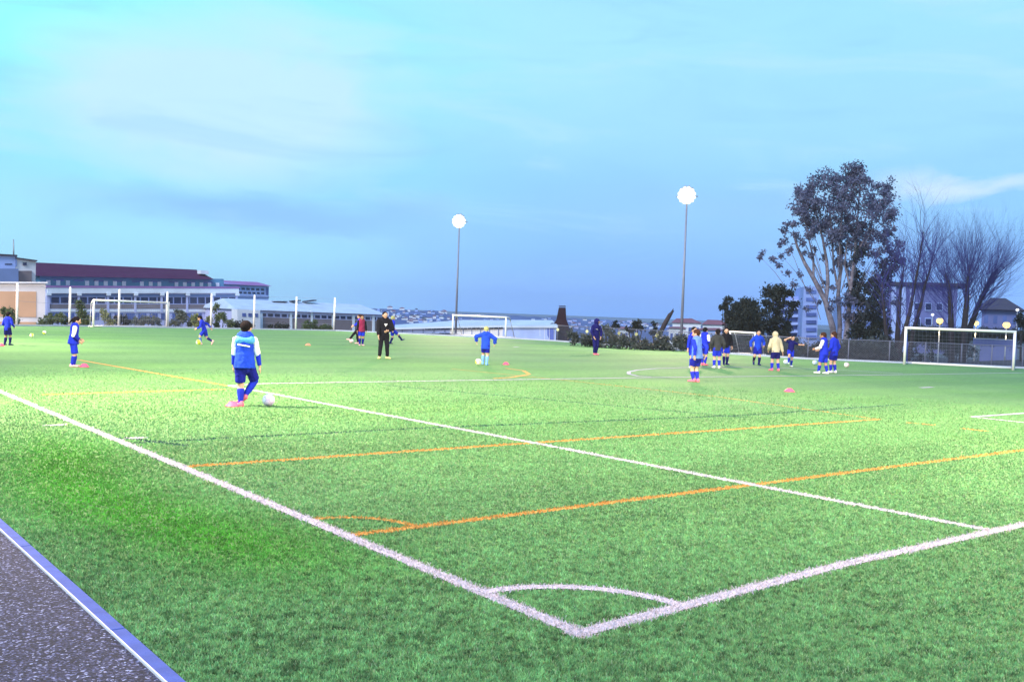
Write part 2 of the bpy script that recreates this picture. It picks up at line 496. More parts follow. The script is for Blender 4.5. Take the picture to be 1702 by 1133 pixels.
person('boy in blue leaning over a ball as he runs leftwards before the far posts', GP, (11.644, 36.02, 0), -50.9, 1.28,
    dict(pel=(0, -.03, .46), lean=(0, .34), la=(-.03, .07, .045), ra=(.04, -.28, .12), kr=(0, 1, -.3), rf=(0, .5, -.9), lw=(-.16, .18, .52), rw=(.2, -.16, .55), nod=.35),
    dict(top='blue', hem=.03, bcol='blue', socks=('steel', 'navy'), shoes='palepink', long=.1))
person('player in a maroon bib standing left of the man in black', GP, (19.515, 36.569, 0), 197.9, 1.44,
    dict(la=(-.05, 0, .045), ra=(.05, .02, .045), lw=(-.16, .05, .45), rw=(.15, .05, .46), nod=.2),
    dict(top='black', bib='maroon', bcol='blue', socks='dkblue', skin='skin_dark', shoes='palepink', hair='hair_brown'))
person('player in blue kicking a ball, half hidden behind the maroon bib', GP, (20.46, 38.578, 0), -50.4, 1.45,
    dict(pel=(0, -.02, .50), lean=(0, -.12), la=(-.04, -.03, .045), ra=(.05, .30, .12), lw=(-.2, .1, .62), rw=(.2, .22, .58), rf=(0, 1, .2)),
    dict(top='blue', bcol='black', bottom='trousers', shoes='palepink', hair='hair_brown'))
person('man all in black with a white chest badge and lime shoes', None, (14.242, 25.782, 0), 203.2, 1.68,
    dict(la=(-.085, 0, .045), ra=(.085, .02, .045), lw=(-.06, .13, .60), rw=(.13, .10, .47), el=(-1, -.6, 0), er=(1, -.6, 0), head=-12, lf=(-.5, 1, 0), rf=(.3, 1, 0), pel=(0, 0, .51)),
    dict(top='black', bulk=.028, hem=.03, bottom='trousers', bcol='black', shoes='lime', badge='tri', badge_x=.02), kid=False)
person('player in bright blue striding out behind the man in black', GP, (22.539, 38.665, 0), 91.7, 1.45,
    dict(pel=(0, 0, .48), lean=(0, -.05), la=(-.05, -.05, .045), ra=(.06, .34, .17), rf=(0, 1, .3), lw=(-.14, .12, .54), rw=(.18, -.1, .5)),
    dict(top='blue', hem=.05, bcol='blue', socks='navy', shoes='navy', hair='hair_blond'))
person('child in a hooded blue jacket and khaki cap, back turned, by the yellow ball', GP, (16.164, 22.328, 0), 43.1, 1.30,
    dict(la=(-.065, .08, .06), ra=(.045, -.02, .045), lw=(-.25, .06, .60), rw=(.23, .08, .56), el=(-1, -.2, .1), er=(1, -.2, 0), nod=.1),
    dict(top='royal', bulk=.03, hem=.08, hood='down', hair='hair_blond', cap=1, bcol='dkblue', socks=('sky', 'sky'), shoes='sky', shortlen=.75))
person('figure in a dark navy tracksuit with hood up and pink boots, standing alone', GP, (27.622, 28.981, 0), 193.6, 1.67,
    dict(la=(-.025, 0, .045), ra=(.03, .01, .045), lw=(-.11, .09, .50), rw=(.11, .09, .50), el=(-1, -.4, 0), er=(1, -.4, 0), head=-45),
    dict(top='navy', bulk=.016, hem=.04, hood='up', hair=None, bottom='trousers', bcol='navy', shoes='pink', badge='dash', badge_x=-.02))
person('player in a pale steel blue bib and pink boots, foremost of the right-hand cluster', GP, (17.991, 14.613, 0), 1.5, 1.52,
    dict(la=(-.03, .03, .045), ra=(.02, -.03, .045), lw=(-.12, -.06, .50), rw=(.15, -.08, .52), lean=(0, .05), kr=(.1, 1, 0), pel=(0, -.01, .49), nod=.05, head=-30),
    dict(top='blue', bib='steel', bcol='dkblue', shoes='pink', hair='hair_brown', socktop=.35))
person('player in a plain blue jacket partly hidden behind the steel blue bib', GP, (24.108, 20.047, 0), 189.2, 1.52,
    dict(la=(-.05, 0, .045), ra=(.05, .0, .045), lw=(-.12, .06, .48)),
    dict(top='blue', hem=.06, bcol='blue', shoes='white'))
person('dark-haired player in blue with pink boots behind the steel blue bib', GP, (26.411, 21.449, 0), 79.9, 1.50,
    dict(la=(-.04, 0, .045), ra=(.04, .0, .045), lw=(-.12, .12, .54), rw=(.12, .12, .54)),
    dict(top='white', topname='shirt', sleeves=.9, under='blue', bib='blue', bcol='dkblue', shoes='pink'))
person('long-haired player in a charcoal jacket seen from behind, white boots', GP, (25.378, 19.928, 0), 42.6, 1.47,
    dict(la=(-.065, 0, .045), ra=(.065, .0, .045), lw=(-.17, .03, .50), rw=(.17, .03, .50)),
    dict(top='char', bulk=.026, hem=.05, bcol='blue', shoes='white', hair='hair_black', long=1.0, socktop=.3))
person('player in a black jacket and blue shorts facing the camera', GP, (28.08, 21.715, 0), 211.1, 1.50,
    dict(la=(-.05, 0, .045), ra=(.05, .04, .045), lw=(-.16, .04, .50), rw=(.16, .04, .50), head=20),
    dict(top='black', bulk=.026, hem=.03, bcol='blue', socks='navy', shoes='navy', hair='hair_black', long=.6))
person('player in a blue jacket running with one foot lifted, near the mini goal', GP, (29.781, 21.407, 0), 220.8, 1.47,
    dict(pel=(0, 0, .49), la=(-.05, .02, .045), ra=(.07, -.13, .12), rf=(0, .5, -.8), lw=(-.16, .07, .55), rw=(.2, .04, .50), er=(1, -.5, 0), lean=(0, .06)),
    dict(top='royal', bulk=.02, hem=.08, bcol='dkblue', socks='navy', shoes='navy'))
person('player in a beige hoodie with the hood up, navy shorts and pink boots', GP, (26.748, 18.275, 0), 28.9, 1.46,
    dict(la=(-.08, .02, .045), ra=(.08, -.03, .045), lw=(-.14, .13, .52), rw=(.19, .0, .47), lean=(0, .12), nod=.2),
    dict(top='beige', bulk=.026, hem=.03, hood='up', hair=None, bcol='navy', shoes='pink', socktop=.35))
person('player in dark blue with one arm raised to the head and the other stretched out', GP, (30.635, 20.374, 0), 219.7, 1.28,
    dict(la=(-.03, 0, .045), ra=(.09, .16, .14), rw=(.10, .10, .93), er=(1, .2, .2), lw=(-.36, .06, .72), el=(-.3, -1, -.3), lean=(-.1, -.05), head=-25),
    dict(top='navy', topname='shirt', sleeves=.7, bcol='blue', shoes='white', long=.8, socktop=.3))
person('player in a blue bib with a white sleeve reaching left, white boots', GP, (27.351, 16.608, 0), -13.5, 1.50,
    dict(la=(-.05, .10, .045), ra=(.05, -.08, .045), lw=(-.14, .17, .60), rw=(.12, .17, .58), nod=.14, lf=(0, 1, 0), rf=(0, 1, 0)),
    dict(top='white', topname='shirt', bib='blue', bcol='blue', shortlen=.95, shoes='white', hair='hair_brown', long=.25, skin='skin_dark', socktop=.42))
person('player in an all-blue jacket close behind the one with a white sleeve', GP, (28.488, 16.924, 0), -1.0, 1.53,
    dict(la=(-.05, .04, .045), ra=(.05, -.02, .045), lw=(-.12, .10, .52), rw=(.15, .05, .50)),
    dict(top='blue', bulk=.02, hem=.08, bcol='dkblue', shoes='white', hair='hair_brown', long=.5, socktop=.35))
bake_all()

# ------------------------------------------------------------------ balls and disc markers
bm_lilac = ball_mat('ball_lilac', (.62, .66, .86), (.62, .48, .74))
bm_white = ball_mat('ball_white', (.80, .80, .84), (.70, .50, .50))
bm_yellow = ball_mat('ball_yellow', (.85, .86, .70), (.72, .80, .05))
bm_sky = ball_mat('ball_sky', (.50, .62, .84), (.66, .74, .86))
def ball(p, m, label, r=.108):
    b = MB(); b.ellipsoid((0, 0, 0), r, r, r, nu=28, nv=18)
    o = b.build('football', m, None, True)
    o.location = (p[0], p[1], r + .012); o.rotation_euler = (rnd.uniform(0, 3), rnd.uniform(0, 3), rnd.uniform(0, 3))
    tag(o, label, 'ball', 'footballs on the pitch')
ball((3.518, 11.837, 0), bm_lilac, 'pale lilac football on the grass just right of the nearest boy')
ball((11.211, 35.421, 0), bm_yellow, 'pale football at the feet of the boy leaning leftwards')
ball((20.279, 38.86, 0), bm_white, 'whitish football kicked by the player behind the maroon bib')
ball((15.785, 22.196, 0), bm_yellow, 'white and yellow football at the feet of the child in the cap')
ball((31.872, 21.469, 0), bm_sky, 'pale football beside the player with an arm stretched out')
ball((33.267, 20.966, 0), bm_sky, 'pale blue football left of the player with the white sleeve')
ball((33.239, 19.38, 0), bm_white, 'white and pink football lying alone right of the two players in blue')
ball((6.148, 41.179, 0), bm_yellow, 'nearer of the two small yellow balls at the far left', .085)
ball((7.504, 44.912, 0), bm_yellow, 'farther of the two small yellow balls at the far left', .085)
def disc(p, m, label, r=.12):
    b = MB(); b.lathe([(r, 0), (r, .012), (r * .9, .02), (r * .42, .085), (r * .30, .088), (r * .30, .08), (r * .82, .012), (r * .82, 0)], 24, (0, 0, 0))
    o = b.build('disc_marker', m, None, True)
    o.location = (p[0], p[1], .006)
    tag(o, label, 'marker', 'training disc markers')
disc((2.958, 12.069, 0), M['cone_pink'], 'pink disc marker left of the nearest boy')
disc((3.268, 22.357, 0), M['cone_pink'], 'pink disc marker in front of the girl in profile')
disc((17.151, 22.423, 0), M['cone_pink'], 'pink disc marker right of the child in the cap')
disc((17.846, 11.297, 0), M['cone_pink'], 'pink disc marker on open grass below the right-hand group', .14)
disc((16.495, 36.059, 0), M['cone_orange'], 'orange disc marker alone between the nearest boy and the maroon bib', .13)
disc((3.454, 33.425, 0), M['cone_pink'], 'red disc marker at the left edge beside the boy with dark socks', .13)
# ------------------------------------------------------------------ ground, turf, markings
EDGE = [(45.808, 17.561), (44.039, 19.744), (41.672, 22.251), (38.973, 25.324), (38.403, 30.288), (38.849, 37.579), (39.786, 45.895), (39.137, 49.005), (36.62, 52.745), (33.557, 57.585), (31.141, 60.623), (24.779, 60.466), (18.504, 59.992), (12.269, 59.146), (8.069, 57.61)]
EDGE = [(52.0, 9.0), (49.0, 13.2)] + EDGE + [(2.0, 57.2), (-2.119, 57.0)]

def smooth01(a, b, x):
    t = np.clip((x - a) / (b - a), 0, 1)
    return t * t * (3 - 2 * t)

def terrain_z(x, y):
    x = np.asarray(x, float); y = np.asarray(y, float)
    dx = np.maximum(x - (53 - 12 * smooth01(13, 27, y)), 0); dy = np.maximum(y - 62.8, 0); dl = np.maximum(-70 - x, 0); db = np.maximum(-50 - y, 0)
    d = np.sqrt(np.maximum(dx, dl) ** 2 + np.maximum(dy, db) ** 2)
    A = .9 + 3.0 * smooth01(30, 62, y - .15 * np.maximum(x - 50, 0))
    far = smooth01(140, 420, d) * 20
    return -.05 - smooth01(.5, 9, d) * A - far

def sinh_axis(c, half, n):
    t = np.linspace(-1, 1, n)
    return c + half * np.sinh(5.0 * t) / np.sinh(5.0)
gx = sinh_axis(25, 5200, 150); gy = sinh_axis(30, 5200, 150)
XX, YY_ = np.meshgrid(gx, gy)
ZZ = terrain_z(XX, YY_)
vs = np.stack([XX.ravel(), YY_.ravel(), ZZ.ravel()], 1)
n = len(gx)
fs = [(j * n + i, j * n + i + 1, (j + 1) * n + i + 1, (j + 1) * n + i) for j in range(n - 1) for i in range(n - 1)]
M['ground'] = mat('ground_scrub', (.016, .019, .032), .95, .2, .12, col2=(.034, .040, .052), bump=.4, bscale=2)
g_ = MB(); g_.v = [tuple(v) for v in vs]; g_.f = fs
tag(g_.build('ground', M['ground'], None, True), kind='structure')

# turf
GRASS = (.075, .235, .060)
def turf_material():
    m = bpy.data.materials.new('turf')
    t, N, L = nt(m)
    b = N['Principled BSDF']; b.inputs['Roughness'].default_value = .75; b.inputs['Specular IOR Level'].default_value = .25
    tc = N.new('ShaderNodeTexCoord')
    def noise(sc, det=4, ro=.55):
        q = N.new('ShaderNodeTexNoise'); q.inputs['Scale'].default_value = sc; q.inputs['Detail'].default_value = det; q.inputs['Roughness'].default_value = ro
        L.new(tc.outputs['Object'], q.inputs['Vector']); return q
    def ramp(fac, stops):
        r = N.new('ShaderNodeValToRGB'); e = r.color_ramp.elements
        while len(e) < len(stops): e.new(.5)
        for q, (p, c) in zip(e, stops): q.position = p; q.color = (*c, 1)
        L.new(fac, r.inputs['Fac']); return r
    def mix(a, c, fac, mode='MULTIPLY'):
        x = N.new('ShaderNodeMixRGB'); x.blend_type = mode
        if isinstance(fac, float): x.inputs[0].default_value = fac
        else: L.new(fac, x.inputs[0])
        L.new(a, x.inputs[1]); L.new(c, x.inputs[2]); return x
    base = ramp(noise(.16, 3).outputs['Fac'], [(.34, (.130, .318, .090)), (.66, (.142, .308, .118))])
    fine = ramp(noise(46, 5, .7).outputs['Fac'], [(.30, (.5, .52, .52)), (.5, (.97, .97, .97)), (.70, (1.5, 1.45, 1.45))])
    mid = ramp(noise(7, 4, .6).outputs['Fac'], [(.3, (.80, .82, .82)), (.7, (1.18, 1.16, 1.16))])
    c = mix(mix(base.outputs[0], fine.outputs[0], 1.0).outputs[0], mid.outputs[0], 1.0)
    wv = N.new('ShaderNodeTexWave'); wv.wave_type = 'BANDS'; wv.bands_direction = 'Y'; wv.wave_profile = 'SIN'; wv.inputs['Scale'].default_value = .0766; wv.inputs['Distortion'].default_value = 1.2; wv.inputs['Detail'].default_value = 2; wv.inputs['Detail Scale'].default_value = .15
    L.new(tc.outputs['Object'], wv.inputs['Vector'])
    rolls = ramp(wv.outputs['Fac'], [(.38, (.93, .94, .96)), (.62, (1.06, 1.05, 1.02))])
    wear = ramp(noise(.45, 6, .65).outputs['Fac'], [(.35, (.90, .92, .94)), (.65, (1.07, 1.05, 1.02))])
    c = mix(mix(c.outputs[0], rolls.outputs[0], 1.0).outputs[0], wear.outputs[0], 1.0)
    L.new(c.outputs[0], b.inputs['Base Color'])
    bp = N.new('ShaderNodeBump'); bp.inputs['Strength'].default_value = .7; bp.inputs['Distance'].default_value = .03
    L.new(noise(40, 5, .7).outputs['Fac'], bp.inputs['Height']); L.new(bp.outputs['Normal'], b.inputs['Normal'])
    return m
M['turf'] = turf_material()
poly = [(-2.119, -14.0), (52.0, -14.0)] + EDGE
me = bpy.data.meshes.new('turf')
bm = bmesh.new()
f = bm.faces.new([bm.verts.new((x, y, 0)) for x, y in poly])
bmesh.ops.triangulate(bm, faces=[f])
bm.normal_update()
for f in bm.faces:
    if f.normal.z < 0: f.normal_flip()
bm.to_mesh(me); bm.free(); me.materials.append(M['turf'])
turf = bpy.data.objects.new('turf', me); COL.objects.link(turf); tag(turf, kind='structure')

# pale concrete edging along the far side of the turf
kb = MB()
for (a, b2) in zip(EDGE[:-2], EDGE[1:-1]):
    a = V((*a, 0)); b2 = V((*b2, 0)); d = (b2 - a).normalized(); o = V((d.y, -d.x, 0))
    if o.dot(a - V((15, 25, 0))) < 0: o = -o
    kb.hexa([a, b2, b2 + o * .18, a + o * .18], [p + V((0, 0, .09)) for p in (a, b2, b2 + o * .18, a + o * .18)])
tag(kb.build('kerb_edging', M['concrete']), kind='structure')

# markings: each stroke is its own thin sheet
WHITE, ORANGE, DARK = [], [], []
WHITE += [([(-.04, -.08), (.0, 6.0), (.06, 15.9), (.1, 30), (.1, 56)], .125), ([(-.06, -.05), (2.71, .05), (5.48, .0), (45, -.2)], .125),
          ([(5.017, 0.092), (4.891, 6.349), (4.571, 16.145)], .13), ([(4.571, 16.145), (5.559, 16.498), (9.716, 16.44), (17.864, 16.298), (27.977, 15.724)] + [(40.5, 15.3)], .10),
          ([(18.109, 16.48), (17.948, 16.882), (18.408, 17.722), (19.27, 18.57), (20.459, 19.307), (22.018, 19.921), (24.462, 20.354), (27.24, 20.286)] + [(29.6, 19.3), (31, 17.9), (31.8, 16)], .10),
          ([(16.154, 5.654)] + [(34, 5.3)], .10), ([(16.154, 5.654)] + [(16.1, 0.0)], .10),
          ([(.90 * math.sin(a) - .04, .90 * math.cos(a) - .03) for a in [PI / 2 * k / 16 for k in range(17)]], .11),
          ([(-0.412, 10.421), (-0.175, 10.404)], .09), ([(0.196, 8.722), (0.367, 8.713)], .09), ([(24.111, 11.095), (24.898, 11.136)], .14), ([(28.433, 36.111), (29.085, 36.46)], .14)]
ORANGE += [([(.02, 2.66), (5.16, 2.60), (11.51, 2.58), (40, 2.4)], .10), ([(0.053, 6.311), (13.491, 6.164)], .11),
           ([(.60 * math.cos(a) + .03, .66 * math.sin(a) + 2.66) for a in [PI / 2 * k / 12 for k in range(13)]], .06),
           ([(13.491, 6.164), (14.345, 10.852), (14.098, 15.904), (13.57, 20.621)], .045), ([(12.335, 16.871), (13.199, 17.168), (14.652, 18.13), (15.602, 19.573), (15.757, 20.687)], .09),
           ([(0.591, 14.996), (4.164, 15.313)], .075), ([(3.921, 25.432), (4.576, 15.517)], .085), ([(13.523, 5.627), (13.634, 5.13)], .075), ([(13.609, 4.607), (13.637, 4.132)], .075)]
DARK += [([(0.064, 8.294), (4.334, 8.239), (11.386, 7.678), (17.517, 7.946)], .09), ([(8.122, 15.543), (11.005, 7.382)], .07), ([(0.146, 8.805), (0.608, 7.827)], .10)]

def ribbon(strokes, name, material, z0):
    b = MB()
    for i, (pts, w) in enumerate(strokes):
        z = z0 + i * .0003
        pts = [V((x, y, z)) for x, y in pts]
        L_, R_ = [], []
        fk = .40 if min(math.hypot(p.x + 3.8, p.y + 4) for p in pts) < 13 else .62
        for k, p in enumerate(pts):
            d = (pts[min(k + 1, len(pts) - 1)] - pts[max(k - 1, 0)]).normalized()
            o = V((-d.y, d.x, 0)) * w * fk
            L_.append(p + o); R_.append(p - o)
        m = len(pts)
        b.add(R_ + L_, [(k, k + 1, m + k + 1, m + k) for k in range(m - 1)])
    tag(b.build(name, material), kind='structure')
def paint(name, c, var=.12):
    return mat(name, c, .8, var, 40, bump=.5, bscale=60)
M['line_white'] = paint('turf_white', (.50, .48, .60), .14); M['line_orange'] = paint('turf_orange', (.62, .32, .08)); M['line_dark'] = paint('turf_dark_green', (.02, .10, .075))
ribbon(DARK, 'dark_pitch_lines', M['line_dark'], .0015)
ribbon(ORANGE, 'orange_pitch_lines', M['line_orange'], .0026)
ribbon(WHITE, 'white_pitch_lines', M['line_white'], .0054)

# real blades over the near turf
def blades():
    rg = np.random.default_rng(5)
    cam = np.array([-3.771, -4.001]); az0 = .675
    n = 900000
    r = 3.6 * np.exp(rg.random(n) * math.log(28 / 3.6))
    a = az0 + (rg.random(n) - .5) * 2 * (math.radians(27.6) + .16)
    x = cam[0] + r * np.sin(a); y = cam[1] + r * np.cos(a)
    k = (x > -2.118)
    keep = rg.random(n) < np.clip((28 - r) / 14, 0, 1)
    k &= keep
    x, y, r = x[k], y[k], r[k]
    n = len(x)
    lf = np.clip(r / 5.0, .8, 2.6)
    h = .017 * rg.uniform(.7, 1.35, n) * np.clip(.85 + r * .012, .9, 1.1)
    w = .0032 * lf * rg.uniform(.7, 1.3, n)
    th = rg.random(n) * 2 * PI
    lean = rg.uniform(.15, .95, n) * h; lt = rg.random(n) * 2 * PI
    wx, wy = np.cos(th) * w, np.sin(th) * w
    tx, ty = x + np.cos(lt) * lean, y + np.sin(lt) * lean
    q = np.zeros((n, 4, 3), np.float32)
    q[:, 0] = np.stack([x - wx, y - wy, np.zeros(n)], 1); q[:, 1] = np.stack([x + wx, y + wy, np.zeros(n)], 1)
    q[:, 2] = np.stack([tx + wx * .35, ty + wy * .35, h], 1); q[:, 3] = np.stack([tx - wx * .35, ty - wy * .35, h], 1)
    # own colour of each blade
    def vnoise(cell):
        G_ = rg.random((512, 512)); u = (x + 40) / cell; v = (y + 40) / cell
        i = np.floor(u).astype(int); k_ = np.floor(v).astype(int); fu = u - i; fv = v - k_
        fu = fu * fu * (3 - 2 * fu); fv = fv * fv * (3 - 2 * fv); i %= 511; k_ %= 511
        return (G_[i, k_] * (1 - fu) + G_[i + 1, k_] * fu) * (1 - fv) + (G_[i, k_ + 1] * (1 - fu) + G_[i + 1, k_ + 1] * fu) * fv
    amp = np.clip(1.35 - r / 15, .12, 1)
    clump = 1 + amp * (1.30 * (vnoise(.032) - .5) + .38 * (vnoise(.10) - .5)) + .22 * (vnoise(.7) - .5)
    clump *= 1 + .07 * np.sign(np.sin(y * PI / 2.05 + .4)) * (y > 0)
    j = rg.uniform(.66, 1.34, (n, 1)) * clump[:, None]
    hue = rg.random((n, 1))
    col = (np.array([[.110, .345, .124]]) * (1 - hue) + np.array([[.185, .43, .17]]) * hue) * j
    pale = rg.random(n) < .06
    col[pale] = np.array([.30, .46, .26])
    # greener swathe with its own shape beside the kerb
    sw = np.exp(-((x + 1.0 - .25 * np.sin(y * .9)) / .75) ** 2) * smooth01(.8, 3.0, y) * (1 - smooth01(7, 11, y))
    col = col * (1 - sw[:, None] * .85) + (np.array([[.06, .36, .014]]) * j) * sw[:, None] * .85
    def cover(strokes, c, var):
        for pts, wd in strokes:
            d = np.full(n, 1e9)
            for (p, s2) in zip(pts[:-1], pts[1:]):
                p = np.array(p); e = np.array(s2) - p; L2 = e @ e
                t = np.clip(((x - p[0]) * e[0] + (y - p[1]) * e[1]) / L2, 0, 1)
                d = np.minimum(d, np.hypot(x - p[0] - t * e[0], y - p[1] - t * e[1]))
            m_ = d < wd * .5 + rg.normal(0, .015, n)
            col[m_] = np.array(c) * rg.uniform(1 - var, 1 + var, (m_.sum(), 1))
    cover(DARK, (.02, .10, .075), .3); cover(ORANGE, (.64, .33, .08), .25); cover(WHITE, (.66, .64, .76), .24)
    colv = np.ones((n, 4, 4), np.float32); colv[:, :, :3] = col[:, None, :]
    m = bpy.data.materials.new('turf_blades')
    t, N, L = nt(m)
    b = N['Principled BSDF']; b.inputs['Roughness'].default_value = .6; b.inputs['Specular IOR Level'].default_value = .25
    at = N.new('ShaderNodeAttribute'); at.attribute_name = 'tint'
    L.new(at.outputs['Color'], b.inputs['Base Color'])
    ge = N.new('ShaderNodeNewGeometry')
    vm = N.new('ShaderNodeVectorMath'); vm.operation = 'MULTIPLY'; vm.inputs[1].default_value = (.3, .3, .3)
    L.new(ge.outputs['Normal'], vm.inputs[0])
    va = N.new('ShaderNodeVectorMath'); va.operation = 'ADD'; va.inputs[1].default_value = (0, 0, .85); L.new(vm.outputs[0], va.inputs[0])
    vn = N.new('ShaderNodeVectorMath'); vn.operation = 'NORMALIZE'; L.new(va.outputs[0], vn.inputs[0]); L.new(vn.outputs[0], b.inputs['Normal'])
    tr = N.new('ShaderNodeBsdfTranslucent'); L.new(at.outputs['Color'], tr.inputs['Color'])
    mx = N.new('ShaderNodeMixShader'); mx.inputs[0].default_value = .2
    L.new(b.outputs[0], mx.inputs[1]); L.new(tr.outputs[0], mx.inputs[2]); L.new(mx.outputs[0], N['Material Output'].inputs['Surface'])
    o = fast_quads('grass', q.reshape(-1, 3), m, None, colv.reshape(-1, 4))
    tag(o, 'short green artificial grass blades with white and orange lines', 'grass', kind='stuff')
blades()

# kerb stones and asphalt path on the left
kb = MB()
y = -8.0 + .0
y = 1.28 - 2.11 * 5
while y < 60:
    kb.box(-2.195, -2.120, y + .006, y + 2.104, -.10, .030)
    y += 2.11
tag(kb.build('kerb', M['kerb_blue'], bevel=.006), kind='structure')
lp = MB(); y = 1.28 - 2.11 * 5  # thin white sliver standing in for the lit kerb edge
while y < 60:
    lp.box(-2.203, -2.196, y + .006, y + 2.104, -.10, .033)
    y += 2.11
tag(lp.build('kerb_lip', M['kerb_lip']), kind='structure')
def asphalt():
    m = bpy.data.materials.new('asphalt')
    t, N, L = nt(m)
    b = N['Principled BSDF']; b.inputs['Roughness'].default_value = .8
    tc = N.new('ShaderNodeTexCoord')
    vo = N.new('ShaderNodeTexVoronoi'); vo.inputs['Scale'].default_value = 92; L.new(tc.outputs['Object'], vo.inputs['Vector'])
    sp = N.new('ShaderNodeSeparateColor'); L.new(vo.outputs['Color'], sp.inputs[0])
    rp = N.new('ShaderNodeValToRGB'); e = rp.color_ramp.elements
    e[0].position = 0; e[0].color = (.018, .017, .026, 1); e[1].position = 1; e[1].color = (.95, .93, 1.0, 1)
    q = e.new(.55); q.color = (.050, .049, .078, 1); q = e.new(.8); q.color = (.13, .128, .19, 1); q = e.new(.92); q.color = (.30, .29, .42, 1)
    L.new(sp.outputs[0], rp.inputs['Fac'])
    nz = N.new('ShaderNodeTexNoise'); nz.inputs['Scale'].default_value = 2.2; L.new(tc.outputs['Object'], nz.inputs['Vector'])
    r2 = N.new('ShaderNodeValToRGB'); r2.color_ramp.elements[0].position = .3; r2.color_ramp.elements[0].color = (.36, .41, .60, 1); r2.color_ramp.elements[1].position = .7; r2.color_ramp.elements[1].color = (.50, .56, .80, 1)
    L.new(nz.outputs['Fac'], r2.inputs['Fac'])
    mx = N.new('ShaderNodeMixRGB'); mx.blend_type = 'MULTIPLY'; mx.inputs[0].default_value = 1; L.new(rp.outputs[0], mx.inputs[1]); L.new(r2.outputs[0], mx.inputs[2])
    L.new(mx.outputs[0], b.inputs['Base Color'])
    bp = N.new('ShaderNodeBump'); bp.inputs['Strength'].default_value = .8; bp.inputs['Distance'].default_value = .008
    L.new(vo.outputs['Distance'], bp.inputs['Height']); L.new(bp.outputs['Normal'], b.inputs['Normal'])
    return m
M['asphalt'] = asphalt()
p = MB(); p.box(-9.0, -2.207, -14, 62, -.06, .021)
tag(p.build('asphalt_path', M['asphalt']), kind='structure')
# ------------------------------------------------------------------ goals
def goal(label, a, b, h, depth, post_r=.055, extra=None, padded=None, group='football goals', net=True):
    """a, b: feet of the two posts on the goal mouth; the net hangs on the side away from the pitch centre"""
    a, b = V((a[0], a[1], 0)), V((b[0], b[1], 0))
    mid = (a + b) / 2
    along = (b - a).normalized(); back = V((along.y, -along.x, 0))
    if back.dot(mid - V((15, 25, 0))) < 0: back = -back
    root = empty('football_goal', mid)
    tag(root, label, 'goal', group)
    la, lb = a - mid, b - mid
    up = V((0, 0, h))
    for q in (la, lb):
        m = MB(); m.tube([q, q + up], post_r, 12); m.build('post', M['white_paint'], root, True)
    m = MB(); m.tube([la + up - along * post_r, lb + up + along * post_r], post_r, 12); m.build('crossbar', M['white_paint'], root, True)
    td = depth * .38
    for q in (la, lb):
        m = MB()
        pts = [q + up - V((0, 0, .02)), q + up + back * td * .7 + V((0, 0, .0)), q + up * .97 + back * td, q + up * .85 + back * (td + .12)]
        m.tube(pts, post_r * .6, 8); m.build('net_arm', M['white_paint'], root, True)
        m = MB(); m.tube([q + up * .85 + back * (td + .12), q + back * depth + V((0, 0, .03))], post_r * .36, 8); m.build('net_stay', M['blue_paint'] if padded else M['galvanised'], root, True)
        m = MB(); m.tube([q + V((0, 0, .04)), q + back * depth + V((0, 0, .04))], post_r * .7, 8); m.build('side_base', M['white_paint'], root, True)
    m = MB(); m.tube([la + back * depth + V((0, 0, .05)) - along * .1, lb + back * depth + V((0, 0, .05)) + along * .1], post_r * .9, 8); m.build('back_base', M['white_paint'], root, True)
    if net:
        m = MB(); r = .003; st = .18
        W = (lb - la).length
        prof = [up, up + back * td, up * .85 + back * (td + .12), back * depth + V((0, 0, .06))]
        k = 0.0
        while k <= W + .01:
            m.tube([la + along * k + p for p in prof], r, 3, False); k += st
        for p, q in zip(prof[:-1], prof[1:]):
            nn = max(1, int((q - p).length / st))
            for i in range(nn):
                c = p.lerp(q, (i + .5) / nn); m.tube([la + c, lb + c], r, 3, False)
        for s_ in (la, lb):
            kk = .1
            while kk < h:
                d_ = depth + (td + .12 - depth) * (kk / (h * .85)) if kk < h * .85 else td
                m.tube([s_ + V((0, 0, kk)), s_ + V((0, 0, kk)) + back * d_], r, 3, False); kk += st
        m.build('net', M['net'], root)
    if padded:
        for q in (lb,):
            m = MB(); m.capsule(q + back * .13 + V((0, 0, .08)), q + back * .13 + up * .93, .075, .075, n=12); m.build('post_pad', M['blue_paint'], root, True)
    return root
GW = [(40.962, 21.109), (42.942, 16.799)]
goal('wide white goal on the far right touchline with street lamps behind it', GW[0], GW[1], 1.79, 1.5, .062, padded=True)
goal('white goal at the far left end in front of the long red-roofed school', (13.459, 58.764), (18.958, 61.415), 1.66, .3, .06)
goal('white goal between the two floodlight masts before the pale shed', (37.045, 53.948), (38.742, 49.869), 1.50, 1.35, .065)
goal('small white goal beside the dark round bush', (39.05, 30.3), (38.95, 28.55), 1.22, .8, .05)

